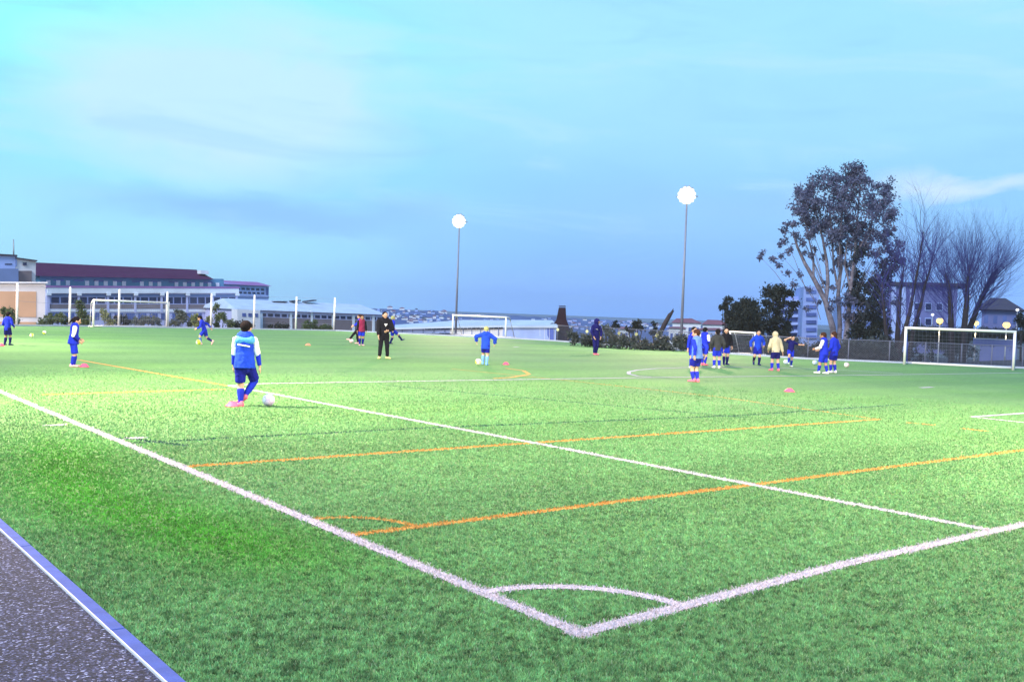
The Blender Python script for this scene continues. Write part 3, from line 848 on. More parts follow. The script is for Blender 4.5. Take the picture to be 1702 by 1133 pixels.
# ------------------------------------------------------------------ floodlight masts
def mast(label, x, y, h, aim, power=1.0, beam=150, extra=(), full=True):
    root = empty('floodlight_mast', (x, y, 0.0))
    tag(root, label, 'floodlight', 'floodlight masts')
    m = MB(); m.tube([(0, 0, 0), (0, 0, h)], [.095, .05], 12); m.build('pole', M['mast_grey'], root, True)
    m = MB(); m.box(-.2, .2, -.2, .2, 0, .03); m.tube([(-.14, -.14, 0), (-.14, -.14, .09)], .02, 6); m.tube([(.14, .14, 0), (.14, .14, .09)], .02, 6); m.build('base_plate', M['galvanised'], root)
    ax, ay = aim[0] - x, aim[1] - y
    yaw = math.atan2(ay, ax)
    c, s = math.cos(yaw), math.sin(yaw)
    F = V((c, s, 0)); S = V((-s, c, 0))
    m = MB(); m.tube([V((0, 0, h - .05)) - S * .66, V((0, 0, h - .05)) + S * .66], .035, 8); m.build('crossarm', M['galvanised'], root, True)
    tilt = math.radians(52)
    D = (F * math.cos(tilt) - V((0, 0, 1)) * math.sin(tilt)); Un = S.cross(D)
    for i, (ka, kz) in enumerate([(0, 0)] + [(.22 * math.cos(PI / 3 * q), .22 * math.sin(PI / 3 * q)) for q in range(6)] + ([(.42 * math.cos(PI / 6 * q + PI / 12), .42 * math.sin(PI / 6 * q + PI / 12)) for q in range(12)] if full else [])):  # rings of lamps added so the head imitates a round glare
        o = V((0, 0, h + kz)) + S * ka + F * .14
        m = MB()
        m.capsule(o - D * .20, o, (.07), .125, S, 1.0, 18, flat=(True, True)); m.tube([o - D * .12, V((0, 0, o.z - .1))], .03, 6)
        lo = m.build('lamp', M['galvanised'], root)
        m = MB(); m.capsule(o + D * .004, o + D * .05, .145, .135, S, 1.0, 18, flat=(True, True))
        m.build('lens', M['lens'], lo)
    ld = bpy.data.lights.new('floodlight', 'SPOT')
    ld.energy = power; ld.color = (1.0, .73, .50); ld.spot_size = math.radians(beam); ld.spot_blend = 1.0; ld.shadow_soft_size = .35
    lo = bpy.data.objects.new('floodlight', ld); COL.objects.link(lo)
    lo.location = V((0, 0, h + .02)) + F * .8 - V((0, 0, .2))
    d = V((aim[0], aim[1], 0)) - V((x, y, h))
    lo.rotation_euler = d.to_track_quat('-Z', 'Y').to_euler()
    lo.parent = root
    for am, bmw, pw in extra:                                      # further floodlights of the same head, aimed farther out
        l2 = ld.copy(); l2.energy = pw; l2.spot_size = math.radians(bmw); l2.spot_blend = 1.0
        o2 = bpy.data.objects.new('floodlight', l2); COL.objects.link(o2); o2.location = lo.location
        o2.rotation_euler = (V((am[0], am[1], 0)) - V((x, y, h))).to_track_quat('-Z', 'Y').to_euler(); o2.parent = root
    return root
PW = 60000
mast('tall floodlight mast behind the black-clad player beside the small goal, nearer of the two', 41.5, 36.0, 9.35, (20, 22), power=PW * FAR_K)
mast('slender floodlight mast rising behind the middle goal, farther of the two', 40.9, 59.0, 8.9, (22, 45), power=PW * FAR_K)
mast('added floodlight mast behind the near goal line, unseen beyond the right edge', 15.0, -6.5, 9.3, (11, 8), power=PW * RIGHT_K, full=False)  # unseen mast put in to brighten the near and right-hand grass
mast('floodlight mast on the left touchline nearest the corner', -3.4, 15.2, 9.2, (12, 10), power=PW * LEFT_K * 1.1, full=False)
mast('floodlight mast on the left touchline level with the far masts', -3.4, 37.0, 9.2, (14, 34), power=PW * LEFT_K, full=False)
mast('floodlight mast on the left touchline by the orange-walled block', -3.4, 57.0, 9.2, (12, 62), power=PW * LEFT_K, full=False)

# ------------------------------------------------------------------ ball-stop fence at the far left end
root = empty('ball_stop_fence', (20, 62, 0))
tag(root, 'row of tall white posts with thin cables along the far left end', 'fence')
tops = []
for p, hh in (((9.149, 58.292), 2.50), ((12.335, 59.407), 2.42), ((15.626, 60.616), 2.42), ((18.855, 61.002), 2.42), ((21.857, 60.92), 2.42), ((25.12, 61.238), 2.45), ((27.893, 60.257), 2.46), ((31.351, 60.965), 2.5)):
    q = V((p[0] - 20, p[1] - 62 + .35, -.05))
    m = MB(); m.tube([q, q + V((0, 0, hh))], .066, 10); m.ellipsoid(q + V((0, 0, hh)), .066, .066, .04, nu=10, nv=6); m.build('post', M['white_paint'], root, True)
    tops.append((q, hh))
m = MB()
for f_ in (.22, .60, .985):
    for (q, h1), (q2, h2) in zip(tops[:-1], tops[1:]):
        m.tube([q + V((0, 0, h1 * f_)), q.lerp(q2, .5) + V((0, 0, (h1 + h2) * .5 * f_ - .04)), q2 + V((0, 0, h2 * f_))], .006, 4, False)
m.build('cable', M['net'], root)

# ------------------------------------------------------------------ low mesh fence along the far touchline
root = empty('mesh_fence', (40, 35, 0))
tag(root, 'low dark mesh fence with pale round plates along the far touchline', 'fence')
line = [(50.5, 11.6)] + EDGE[2:9]
line = [V((x, y, 0)) for x, y in line]
off = []
for i, p in enumerate(line):
    d = (line[min(i + 1, len(line) - 1)] - line[max(i - 1, 0)]).normalized()
    o = V((d.y, -d.x, 0))
    if o.dot(p - V((15, 25, 0))) < 0: o = -o
    off.append(p + o * .32)
pos = []
for p, q in zip(off[:-1], off[1:]):
    nn = max(1, round((q - p).length / 1.75))
    pos += [p.lerp(q, i / nn) for i in range(nn)]
pos.append(off[-1])
fb = V((40, 35, 0)); FH = 1.12
for i, p in enumerate(pos):
    m = MB(); m.tube([p - fb - V((0, 0, .05)), p - fb + V((0, 0, FH))], .03, 6); m.build('post', M['fence_post'], root, True)
m = MB()
for p, q in zip(pos[:-1], pos[1:]):
    m.tube([p - fb + V((0, 0, FH - .03)), q - fb + V((0, 0, FH - .03))], .022, 6, False)
    m.tube([p - fb + V((0, 0, .06)), q - fb + V((0, 0, .06))], .018, 6, False)
m.build('rail', M['fence_post'], root, True)
m = MB()
for p, q in zip(pos[:-1], pos[1:]):
    L_ = (q - p).length; d = (q - p) / L_; t = -FH
    while t < L_:
        for sg in (1, -1):
            a0, a1 = (t, t + FH) if sg > 0 else (t + FH, t)
            z0, z1 = .06, FH - .03
            u0, u1 = a0, a1
            def clip(u0, z0, u1, z1):
                def cut(uo, zo, ui, zi, lim):
                    k = (lim - uo) / (ui - uo); return lim, zo + (zi - zo) * k
                if u0 < 0 and u1 < 0 or u0 > L_ and u1 > L_: return None
                if u0 < 0: u0, z0 = cut(u0, z0, u1, z1, 0)
                if u1 < 0: u1, z1 = cut(u1, z1, u0, z0, 0)
                if u0 > L_: u0, z0 = cut(u0, z0, u1, z1, L_)
                if u1 > L_: u1, z1 = cut(u1, z1, u0, z0, L_)
                return u0, z0, u1, z1
            r_ = clip(u0, z0, u1, z1)
            if r_: m.tube([p - fb + d * r_[0] + V((0, 0, r_[1])), p - fb + d * r_[2] + V((0, 0, r_[3]))], .006, 3, False)
        t += .13
m.build('wire_mesh', M['wire'], root)
for pt in ((35.086, 39.947), (35.633, 37.834), (35.984, 36.477), (36.212, 35.82), (36.381, 35.165), (36.603, 34.526), (36.932, 33.905), (36.494, 32.594)):
    q = V((pt[0], pt[1], 0)); q = min(pos, key=lambda w: abs(math.atan2(w.x + 3.77, w.y + 4) - math.atan2(q.x + 3.77, q.y + 4)))
    o = (V((-3.77, -4, 0)) - q).normalized()
    m = MB(); c = q - fb + V((0, 0, .80)) + o * .05
    m.capsule(c - o * .02, c + o * .02, .10, .10, n=14, flat=(True, True)); m.build('round_plate', M['cap'], root)

# ------------------------------------------------------------------ foliage
def leaf_mat(name, c1, c2):
    m = mat(name, c1, .6, .1, 1.3, col2=c2, trans=.25, spec=.3)
    return m
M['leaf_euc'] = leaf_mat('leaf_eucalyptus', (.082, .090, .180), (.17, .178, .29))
M['leaf_dark'] = leaf_mat('leaf_dark', (.012, .020, .016), (.035, .042, .034))
M['leaf_hedge'] = leaf_mat('leaf_hedge', (.030, .042, .046), (.070, .085, .085))
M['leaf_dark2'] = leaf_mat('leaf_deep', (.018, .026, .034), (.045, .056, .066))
M['leaf_green'] = leaf_mat('leaf_green', (.05, .09, .035), (.12, .16, .07))
M['leaf_pale'] = leaf_mat('leaf_pale', (.12, .16, .05), (.26, .28, .12))
M['leaf_grey'] = leaf_mat('leaf_grey', (.07, .09, .08), (.15, .17, .14))
M['bark_pale'] = mat('bark_pale', (.12, .105, .14), .85, .25, 3, bump=.4, bscale=14, col2=(.30, .27, .34))
M['bark_dark'] = mat('bark_dark', (.035, .028, .035), .9, .25, 3, bump=.4, bscale=14)
M['twig'] = mat('twig', (.055, .055, .24), .9, .2, 3)

def leaves_at(blobs, per, size, seed, droop=.3, flat=1.0):
    """blobs: (x, y, z, r); leaf-sized quads in uneven sprays through each blob's volume"""
    rg = np.random.default_rng(seed)
    out = []
    for (x, y, z, r) in blobs:
        n = max(12, int(per * r * r))
        ns = max(3, int(4 + r * 5))
        sc = rg.normal(0, 1, (ns, 3)); sc /= np.linalg.norm(sc, axis=1, keepdims=True); sc *= (rg.random((ns, 1)) ** .5) * r * .8
        sr = rg.uniform(.22, .52, ns) * r
        w = rg.integers(0, ns, n)
        p = sc[w] + rg.normal(0, .55, (n, 3)) * sr[w][:, None]
        p[:, 2] *= flat
        p += np.array([x, y, z])
        s = size * rg.uniform(.55, 1.35, n)
        d = rg.normal(0, 1, (n, 3)); d[:, 2] -= droop * 2; d /= np.linalg.norm(d, axis=1, keepdims=True)
        e = rg.normal(0, 1, (n, 3)); e -= d * np.sum(e * d, 1, keepdims=True); e /= np.linalg.norm(e, axis=1, keepdims=True)
        q = np.zeros((n, 4, 3))
        q[:, 0] = p; q[:, 1] = p + d * s[:, None] * .5 + e * s[:, None] * .24; q[:, 2] = p + d * s[:, None]; q[:, 3] = p + d * s[:, None] * .5 - e * s[:, None] * .24
        out.append(q.reshape(-1, 3))
    return np.concatenate(out)

def bush(label, spots, name='bush', m='leaf_dark', per=240, size=.22, seed=1, droop=.0, group=None, stem=True, flat=1.0):
    """spots: (x, y, z, r) in the world; the first is the middle"""
    x0, y0 = spots[0][0], spots[0][1]
    zb = float(terrain_z(x0, y0))
    root = empty(name, (x0, y0, zb))
    tag(root, label, name.split('_')[-1], group)
    loc = [(x - x0, y - y0, z - zb, r) for x, y, z, r in spots]
    fast_quads('foliage', leaves_at(loc, per * 11, size * .72, seed, droop, flat), M[m], root)
    if stem:
        b = MB(); rr = random.Random(seed)
        for (x, y, z, r) in loc:
            b.tube([(x * .25, y * .25, -.1), (x * .6 + rr.uniform(-.1, .1), y * .6, z * .5), (x, y, z)], [.05 + r * .03, .04 + r * .015, .015], 6)
        b.build('stem', M['bark_dark'], root, True)
    return root

def shrub(label, u_list, **kw): return bush(label, u_list, **kw)
YS = 1
BUSHG = 'shrubs behind the far left end of the pitch'
bush('dark green shrub at the foot of the orange-walled block, far left', [(12.2, 75.42, 0.28, 0.62), (11.92, 75.66, 0.62, 0.4), (12.41, 75.24, 0.02, 0.45)], m='leaf_green', seed=2, group=BUSHG)
bush('wide low grey-green shrub between the orange wall and the second white post', [(15.04, 75.7, 0.03, 0.55), (14.51, 76.12, -0.13, 0.41), (15.51, 75.33, 0.1, 0.5), (16.2, 76.05, -0.09, 0.42), (15.19, 76.87, 0.23, 0.37)], m='leaf_green', seed=3, group=BUSHG)
bush('tall green shrub just left of the far left goal', [(16.51, 73.26, 0.54, 0.59), (16.43, 73.35, 1.17, 0.41), (16.66, 73.13, 0.1, 0.59), (16.91, 72.92, -0.07, 0.41)], m='leaf_green', seed=4, group=BUSHG)
bush('pale yellow-green shrub inside the left half of the far left goal', [(18.03, 72.04, 0.39, 0.45), (17.92, 72.14, 0.79, 0.32), (18.14, 71.94, 0.03, 0.45)], m='leaf_pale', seed=5, group=BUSHG)
bush('dark shrub behind the middle post of the far left goal', [(19.65, 73.3, 0.12, 0.56), (19.28, 73.6, 0.33, 0.42), (19.94, 73.06, -0.05, 0.37)], m='leaf_dark', seed=6, group=BUSHG)
bush('broad pale grey shrub inside the right half of the far left goal', [(20.26, 70.26, 0.31, 0.54), (19.83, 70.59, 0.16, 0.41), (20.72, 69.89, 0.24, 0.41), (21.45, 70.58, 0.1, 0.37)], m='leaf_grey', seed=7, group=BUSHG)
bush('big dark shrub right of the far left goal', [(22.84, 69.48, 0.44, 0.64), (22.65, 69.64, 0.89, 0.41), (23.38, 69.04, 0.29, 0.55), (22.38, 69.83, 0.1, 0.41)], m='leaf_grey', seed=8, group=BUSHG)
bush('bright green bush behind the boy leaning over a ball', [(22.85, 66.9, 0.47, 0.4), (22.99, 66.78, 0.16, 0.4), (24, 67.27, 0.53, 0.41)], m='leaf_pale', seed=9, group=BUSHG)
bush('tall arching shrub by the fifth white post', [(25.02, 67.75, 0.82, 0.46), (24.83, 67.91, 1.32, 0.37), (25.3, 67.51, 0.7, 0.41), (25.67, 67.21, 0.35, 0.41), (24.88, 67.83, 0.17, 0.37)], m='leaf_green', seed=10, group=BUSHG)
bush('low dark hedge of shrubs right of the arching shrub', [(26.9, 67.49, 0.09, 0.37), (26.43, 67.87, 0.11, 0.37), (26.18, 68.07, 0.06, 0.32), (27.44, 67.05, 0.02, 0.28)], m='leaf_dark', seed=11, group=BUSHG)
bush('low dark bush left of the seventh white post', [(29.4, 66.77, 0.07, 0.38), (28.96, 67.12, -0.04, 0.28), (29.84, 66.42, 0.09, 0.33)], m='leaf_dark', seed=12, group=BUSHG)
bush('clipped square bush right of the seventh white post', [(31.31, 65.25, 0.3, 0.42), (31.02, 65.48, 0.24, 0.38), (31.64, 64.98, 0.27, 0.38)], m='leaf_green', seed=13, group=BUSHG, per=420, size=.18)
bush('smaller clipped bush before the long white hall', [(32.27, 64.48, 0.11, 0.33), (32.01, 64.68, 0.05, 0.28), (32.53, 64.27, 0.12, 0.28)], m='leaf_green', seed=14, group=BUSHG, per=420, size=.18)

# hedge behind the mesh fence: one long plant
def hedge(label, us, D0, seed, m='leaf_hedge', group=None, stem=True):
    return bush(label, [(x, y, z - .05, r * 1.45) for x, y, z, r in us], name='hedge', m=m, per=190, size=.24, seed=seed, stem=False, group=group)
HG = 'dark hedges behind the mesh fence'
hedge('dark ragged hedge behind the round plates of the mesh fence', [(35.47, 35.02, 0.48, 0.37), (35.37, 38.94, 0.48, 0.32), (35.11, 37.87, 0.42, 0.35), (35.52, 37.54, 0.47, 0.35), (35.24, 36.48, 0.45, 0.35), (35.73, 36.1, 0.5, 0.38), (35.93, 34.65, 0.5, 0.37), (36.41, 34.27, 0.46, 0.37), (36.94, 33.84, 0.45, 0.37), (37.42, 33.46, 0.43, 0.37), (37.9, 33.08, 0.42, 0.34)], 55, 21, group=HG)
hedge('dark rounded hedge right of the nearer floodlight mast', [(39.71, 32.91, 0.45, 0.42), (39.3, 33.23, 0.39, 0.38), (40.11, 32.58, 0.5, 0.45), (40.52, 32.26, 0.45, 0.42), (39.03, 33.44, 0.35, 0.31), (38.84, 33.61, 0.58, 0.42)], 56, 22, group=HG)
hedge('dark hedge behind the small goal and the beige hoodie', [(42.69, 31.8, 0.32, 0.46), (41.73, 32.57, 0.38, 0.39), (42.22, 32.17, 0.37, 0.46), (43.24, 31.36, 0.31, 0.46), (43.79, 30.91, 0.26, 0.46), (44.35, 30.47, 0.22, 0.42), (44.9, 30.03, 0.17, 0.39)], 57, 23, group=HG)
hedge('dark low hedge at the feet of the tall eucalyptus', [(47.85, 28.94, 0.21, 0.54), (46.31, 30.17, 0.17, 0.39), (46.87, 29.73, 0.27, 0.47), (47.35, 29.35, 0.22, 0.5), (48.41, 28.49, 0.2, 0.54), (48.98, 28.04, 0.15, 0.54), (49.54, 27.59, 0.14, 0.5), (50.1, 27.14, 0.1, 0.43), (50.5, 29.4, 0.6, 0.48), (51.23, 28.82, 0.53, 0.48), (51.66, 28.48, 0.81, 0.37)], 58, 24, group=HG)
bush('dark twisted shrub left of the leaning trunk', [(39.7, 38.07, 1.21, 0.3), (39.55, 38.2, 1.54, 0.22), (39.81, 37.99, 1.62, 0.19), (39.99, 37.83, 1.19, 0.22), (39.47, 38.24, 0.98, 0.3), (39.3, 38.39, 1.08, 0.22)], m='leaf_dark', seed=31, per=200)
bush('spiky shrub at the foot of the leaning trunk', [(40.6, 37.34, 1.1, 0.22), (40.57, 37.38, 1.47, 0.19), (40.75, 37.22, 0.92, 0.26), (40.43, 37.47, 0.91, 0.26)], m='leaf_dark', seed=32, per=200, droop=-.4)
bush('grey-green bush behind the navy figure', [(39.65, 40.65, 0.85, 0.31), (39.56, 40.74, 1.19, 0.23), (39.87, 40.48, 0.67, 0.31)], m='leaf_grey', seed=33)
bush('small dark tree-like shrub on the skyline right of the navy figure', [(52.83, 53.18, 1.25, 0.25), (52.68, 53.3, 1.09, 0.2), (53.03, 53.02, 1.11, 0.2)], m='leaf_dark', seed=34)
bush('big dark round bush beside the small goal', [(51.41, 38.97, 1.87, 1.26), (50.94, 39.36, 2.31, 0.97), (51.56, 38.89, 2.93, 0.76), (51.07, 39.28, 2.95, 0.63), (52.06, 38.47, 2.45, 0.84), (51.63, 38.82, 2.64, 0.72), (51.96, 38.53, 2.03, 0.84), (50.88, 39.37, 1.47, 0.84), (52.2, 38.32, 1.32, 0.76), (51.48, 38.88, 1.04, 0.84), (51.36, 40.26, 1.11, 0.6), (51.13, 39.23, 2.87, 0.42)], m='leaf_dark', seed=35, per=170, size=.26, droop=.8)
bush('tall loose shrub left of the dark round bush', [(51.17, 40.48, 2.93, 0.38), (51.4, 40.31, 3.29, 0.3), (50.98, 40.63, 2.63, 0.34), (51.28, 40.37, 2.38, 0.3), (51.1, 40.55, 3.36, 0.17), (51.95, 41.11, 1.95, 0.39)], m='leaf_dark', seed=36, per=150, size=.26)
bush('dark bushy tree standing right behind the dark round bush', [(54.77, 38.9, 3.6, 0.87), (54.36, 39.25, 4.1, 0.69), (55.03, 38.71, 4.18, 0.52), (54.72, 38.88, 1.87, 0.78), (55.47, 38.27, 1.47, 0.65), (55.28, 38.51, 3.84, 0.56), (55.65, 38.19, 3.3, 0.48), (54.16, 39.38, 3.36, 0.43), (54.61, 39, 2.73, 0.65), (54.28, 39.22, 1.63, 0.61), (54.8, 38.78, 0.79, 0.61), (55.53, 38.26, 2.56, 0.39)], name='tree', m='leaf_dark', seed=37, per=130, size=.28)
bush('dark hump of a bush right of the beige hoodie', [(51.93, 35.95, 0.87, 0.53), (52.35, 35.61, 0.56, 0.49), (51.64, 36.19, 1.02, 0.45)], m='leaf_dark', seed=38, per=220)
bush('dark shrub at the right edge above the wide goal', [(89.35, 36.82, 2.74, 0.67), (89.17, 36.98, 3.17, 0.45), (89.71, 36.52, 2.2, 0.67)], m='leaf_dark', seed=39)
hedge('long dark hedge behind the street lamps', [(104.75, 50.07, 1.27, 0.75), (100.23, 53.69, 1.26, 0.75), (101.02, 53.05, 1.23, 0.75), (101.82, 52.42, 1.34, 0.75), (102.62, 51.78, 1.31, 0.75), (103.42, 51.14, 1.28, 0.75), (104.22, 50.5, 1.25, 0.75), (105.38, 49.56, 1.3, 0.75), (106.13, 48.97, 1.27, 0.75), (106.87, 48.37, 1.3, 0.75), (107.67, 47.73, 1.27, 0.75), (108.47, 47.09, 1.24, 0.75), (109.27, 46.45, 1.21, 0.75), (110.07, 45.82, 1.25, 0.75), (100.61, 53.36, 0.4, 0.75), (101.83, 52.38, 0.38, 0.75), (103.06, 51.4, 0.37, 0.75), (104.23, 50.46, 0.36, 0.75)], 110, 40, m='leaf_dark')

bush('dark tangled undergrowth on the right side of the eucalyptus foot', [(61.69, 35.83, 1.01, 0.89), (61.16, 36.28, 1.65, 0.62), (62.31, 35.36, 1.7, 0.8), (62.74, 34.99, 0.83, 0.71), (61, 36.37, 0.53, 0.71), (63.27, 34.55, 0.41, 0.62), (62.05, 35.51, 0.13, 0.71), (63.01, 34.8, 1.6, 0.45), (60.48, 36.77, 0.28, 0.53)], m='leaf_dark', seed=61, per=70, size=.28)
bush('dark shrubs at the feet of the leaning bare trees', [(63.8, 34.1, -0.23, 0.53), (65.26, 34.22, -0.01, 0.45), (63.44, 34.4, 0.2, 0.45), (66.75, 34.3, -0.33, 0.41), (69.31, 34.81, -0.26, 0.42)], m='leaf_dark', seed=62, per=90, size=.26)
bush('dark shrub mass under the broad bare tree', [(84.6, 40.52, -0.27, 0.67), (85.25, 40.01, 0.04, 0.67), (85.9, 39.47, -0.26, 0.61), (83.95, 41.03, -0.47, 0.56)], m='leaf_dark', seed=63, per=60, size=.28)
# leaning trunk
x0, y0, z0 = (41.55, 37.85, 0.8); x1, y1, z1 = (42.24, 37.36, 2.34)
root = empty('leaning_trunk', (x0, y0, float(terrain_z(x0, y0)))); tag(root, 'bare dark trunk leaning right against the sky', 'tree trunk')
zb = float(terrain_z(x0, y0))
m = MB(); m.tube([(-.25, .15, -.1), (0, 0, z0 - zb), ((x1 - x0) * .35, (y1 - y0) * .35, (z0 - zb) + (z1 - z0) * .42), ((x1 - x0) * .72, (y1 - y0) * .72, (z0 - zb) + (z1 - z0) * .82), (x1 - x0, y1 - y0, z1 - zb)], [.16, .14, .15, .13, .03], 8); m.build('trunk', M['bark_dark'], root, True)
m = MB(); m.tube([((x1 - x0) * .72, (y1 - y0) * .72, (z0 - zb) + (z1 - z0) * .82), ((x1 - x0) * .98, (y1 - y0) * .95, (z1 - zb) + .12)], [.08, .02], 6); m.build('limb', M['bark_dark'], root, True)

# ------------------------------------------------------------------ trees
def branch(mb, tips, p, d, L, r, depth, rr, spread=.5, curve=.25, up=.15, nseg=4, ratio=.72, kids=(2, 3), sides=6):
    pts = [p]; rad = [r]
    q = p.copy(); dd = d.normalized()
    for i in range(nseg):
        dd = (dd + V((rr.gauss(0, curve), rr.gauss(0, curve), rr.gauss(0, curve) + up)) * .35).normalized()
        q = q + dd * L / nseg
        pts.append(q.copy()); rad.append(r * (1 - .45 * (i + 1) / nseg))
    mb.tube(pts, rad, sides if r > .02 else 4, False)
    if depth == 0:
        tips.append((q, dd)); return
    for k in range(rr.randint(*kids)):
        t = rr.uniform(.45, 1.0) if k else 1.0
        i = min(nseg, max(1, int(t * nseg + .5)))
        nd = (dd + V((rr.gauss(0, spread), rr.gauss(0, spread), rr.gauss(0, spread) * .7))).normalized()
        branch(mb, tips, pts[i], nd, L * ratio * rr.uniform(.75, 1.15), rad[i] * rr.uniform(.5, .68), depth - 1, rr, spread, curve, up, nseg, ratio, kids, sides)

# the tall eucalyptus
EB = (62.55, 38.94, -0.27)
zb = float(terrain_z(EB[0], EB[1]))
root = empty('eucalyptus_tree', (EB[0], EB[1], zb)); tag(root, 'tall many-stemmed eucalyptus with pale trunks towering over the players', 'tree')
o = V((EB[0], EB[1], zb))
CL = [(61.03, 40.61, 12.32, 1.11), (59.54, 40.49, 11.1, 0.96), (61.09, 41.86, 12.42, 0.66), (61.9, 39.93, 12.69, 0.93), (62.4, 39.55, 13.13, 0.51), (59.67, 39.08, 10.57, 1.17), (63.56, 39.85, 11.69, 1.13), (63.34, 38.82, 13.64, 0.97), (62.94, 37.85, 13.64, 0.6), (62.98, 39.08, 13.06, 0.6), (63.75, 38.43, 12.17, 1.11), (65.05, 38.7, 12.8, 0.66), (62.86, 39.08, 10.55, 1.21), (61.86, 39.86, 9.76, 1.11), (60.02, 40.05, 9.75, 0.82), (60.33, 41.1, 10.29, 0.6), (65.16, 37.33, 12.79, 0.6), (65.67, 36.93, 13, 0.6), (65.46, 37.06, 11.93, 0.74), (65.76, 38.08, 11.56, 0.94), (64.31, 37.93, 10.62, 0.93), (64.3, 36.64, 10.27, 1.01), (65.71, 36.76, 9.15, 0.6), (65.84, 36.69, 10.32, 0.42), (64.32, 39.16, 9.47, 1.08), (62.45, 39.35, 8.68, 1.02), (61.14, 40.4, 8.8, 0.7), (64.33, 37.86, 9.09, 0.93), (65.13, 37.2, 8.66, 0.74), (62.97, 38.91, 7.96, 0.84), (63.8, 38.25, 8.14, 0.65), (59.33, 41.86, 8.99, 0.37), (59.54, 41.71, 9.47, 0.28), (59.45, 41.74, 8.26, 0.37), (59.16, 41.96, 7.92, 0.28), (59.67, 41.53, 7.48, 0.37), (57.94, 42.9, 7.03, 0.32), (58.11, 42.77, 7.4, 0.23), (58.85, 42.16, 6.74, 0.37), (59.28, 41.83, 7, 0.32), (59.1, 41.94, 6.29, 0.28), (60.06, 41.25, 8.42, 0.42), (60.54, 40.85, 7.98, 0.37), (59.58, 41.53, 5.62, 0.32), (60.03, 41.15, 4.94, 0.37), (61.02, 40.44, 7.08, 0.32), (60.87, 39.27, 7.04, 0.27), (60.54, 40.82, 7.29, 0.28), (62.61, 39.15, 6.92, 0.37), (63.34, 38.55, 6.49, 0.42), (64.06, 37.99, 6.99, 0.7), (64.79, 37.43, 7.26, 0.6), (65.79, 36.65, 8.14, 0.46), (66.3, 36.26, 8.39, 0.42), (66.46, 36.09, 7.19, 0.42), (66.09, 36.38, 7.32, 0.65), (65.74, 36.64, 6.6, 0.74), (65.38, 36.9, 5.89, 0.74), (65.1, 37.1, 5.09, 0.74), (65.47, 36.77, 4.27, 0.65), (64.82, 37.29, 4.15, 0.74), (64.23, 37.8, 5.14, 0.65), (63.82, 38.15, 5.96, 0.51), (63.58, 38.31, 4.88, 0.6), (63.23, 38.55, 3.93, 0.56), (63.85, 38.05, 3.73, 0.79), (63.56, 36.97, 3.05, 0.82), (65.34, 36.84, 3.25, 0.6), (63.14, 37.29, 2.34, 0.78), (64.95, 37.11, 2.16, 0.74), (62.35, 37.93, 2.67, 0.55), (65.57, 36.62, 2.19, 0.56), (60.94, 40.41, 4.52, 0.28), (61.49, 39.93, 3.62, 0.28), (62.39, 39.25, 4.59, 0.32), (60.77, 40.49, 3.12, 0.28), (61.45, 38.67, 3.18, 0.37), (60.38, 40.9, 5.66, 0.28), (62.79, 37.53, 1.5, 0.64), (63.79, 36.73, 1.37, 0.69)]
rr = random.Random(11)
blobs = []
for (x, y, z, r) in CL:
    j = rr.uniform(-2.2, 2.2)
    dx, dy = x + 3.77, y + 4.0; k = 1 + j / math.hypot(dx, dy)
    blobs.append((x - o.x + (k - 1) * dx, y - o.y + (k - 1) * dy, z - o.z, r))
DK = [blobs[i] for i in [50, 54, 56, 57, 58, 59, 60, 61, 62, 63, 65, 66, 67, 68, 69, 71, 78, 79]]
for q in range(70):                                                # loose sprays hanging between the stems
    a_ = rr.choice([c for c in blobs[:len(CL)] if c[3] > .62])
    blobs.append((a_[0] + rr.gauss(0, .9), a_[1] + rr.gauss(0, .9), max(5.0, a_[2] - rr.uniform(.6, 3.2)), rr.uniform(.16, .34)))
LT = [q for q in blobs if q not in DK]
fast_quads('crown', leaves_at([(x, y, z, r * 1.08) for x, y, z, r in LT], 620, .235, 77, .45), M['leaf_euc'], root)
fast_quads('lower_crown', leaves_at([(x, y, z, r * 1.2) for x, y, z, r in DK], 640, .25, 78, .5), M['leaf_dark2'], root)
def stem(pix, r0, r1, name='trunk', jit=0.0):
    r0 *= .68; r1 *= .8
    pts = [V((x, y, z)) - o for x, y, z, _ in pix]
    n_ = len(pts); pts = [p + V((rr.gauss(0, jit), rr.gauss(0, jit), 0)) for p in pts]
    m.tube(pts, [r0 + (r1 - r0) * i / (n_ - 1) for i in range(n_)], 8, False)
m = MB()
stem([(62.55, 38.93, -0.5, 0.05), (62.38, 39.14, 1.58, 0.05), (61.93, 39.59, 3.64, 0.05), (61.18, 40.24, 5.37, 0.05), (60.66, 40.7, 6.46, 0.05), (60.18, 41.13, 7.73, 0.05), (59.91, 41.39, 8.88, 0.05)], .40, .08)
stem([(61.93, 39.58, 3.41, 0.05), (62.06, 39.53, 5.04, 0.05), (61.97, 39.66, 6.66, 0.05), (61.73, 39.91, 8.27, 0.05), (61.35, 40.28, 10.11, 0.05), (61.04, 40.6, 11.95, 0.05)], .25, .05)
stem([(61.18, 40.24, 5.37, 0.05), (61.17, 40.31, 6.85, 0.05), (60.9, 40.58, 8.23, 0.05), (60.62, 40.88, 10.54, 0.05)], .15, .04)
m.build('trunk', M['bark_pale'], root, True)
m = MB()
stem([(63.18, 39.07, -0.51, 0.05), (63.26, 39.09, 1.83, 0.05), (63.13, 39.29, 4.16, 0.05), (63.28, 39.24, 6.5, 0.05), (63.19, 39.39, 8.36, 0.05), (63.3, 39.4, 11.17, 0.05), (63.72, 39.13, 13.06, 0.05)], .30, .05)
stem([(63.12, 39.31, 4.62, 0.05), (62.81, 39.62, 6.48, 0.05), (62.75, 39.74, 8.34, 0.05), (62.49, 40.06, 11.6, 0.05)], .15, .04)
m.build('trunk', M['bark_pale'], root, True)
m = MB()
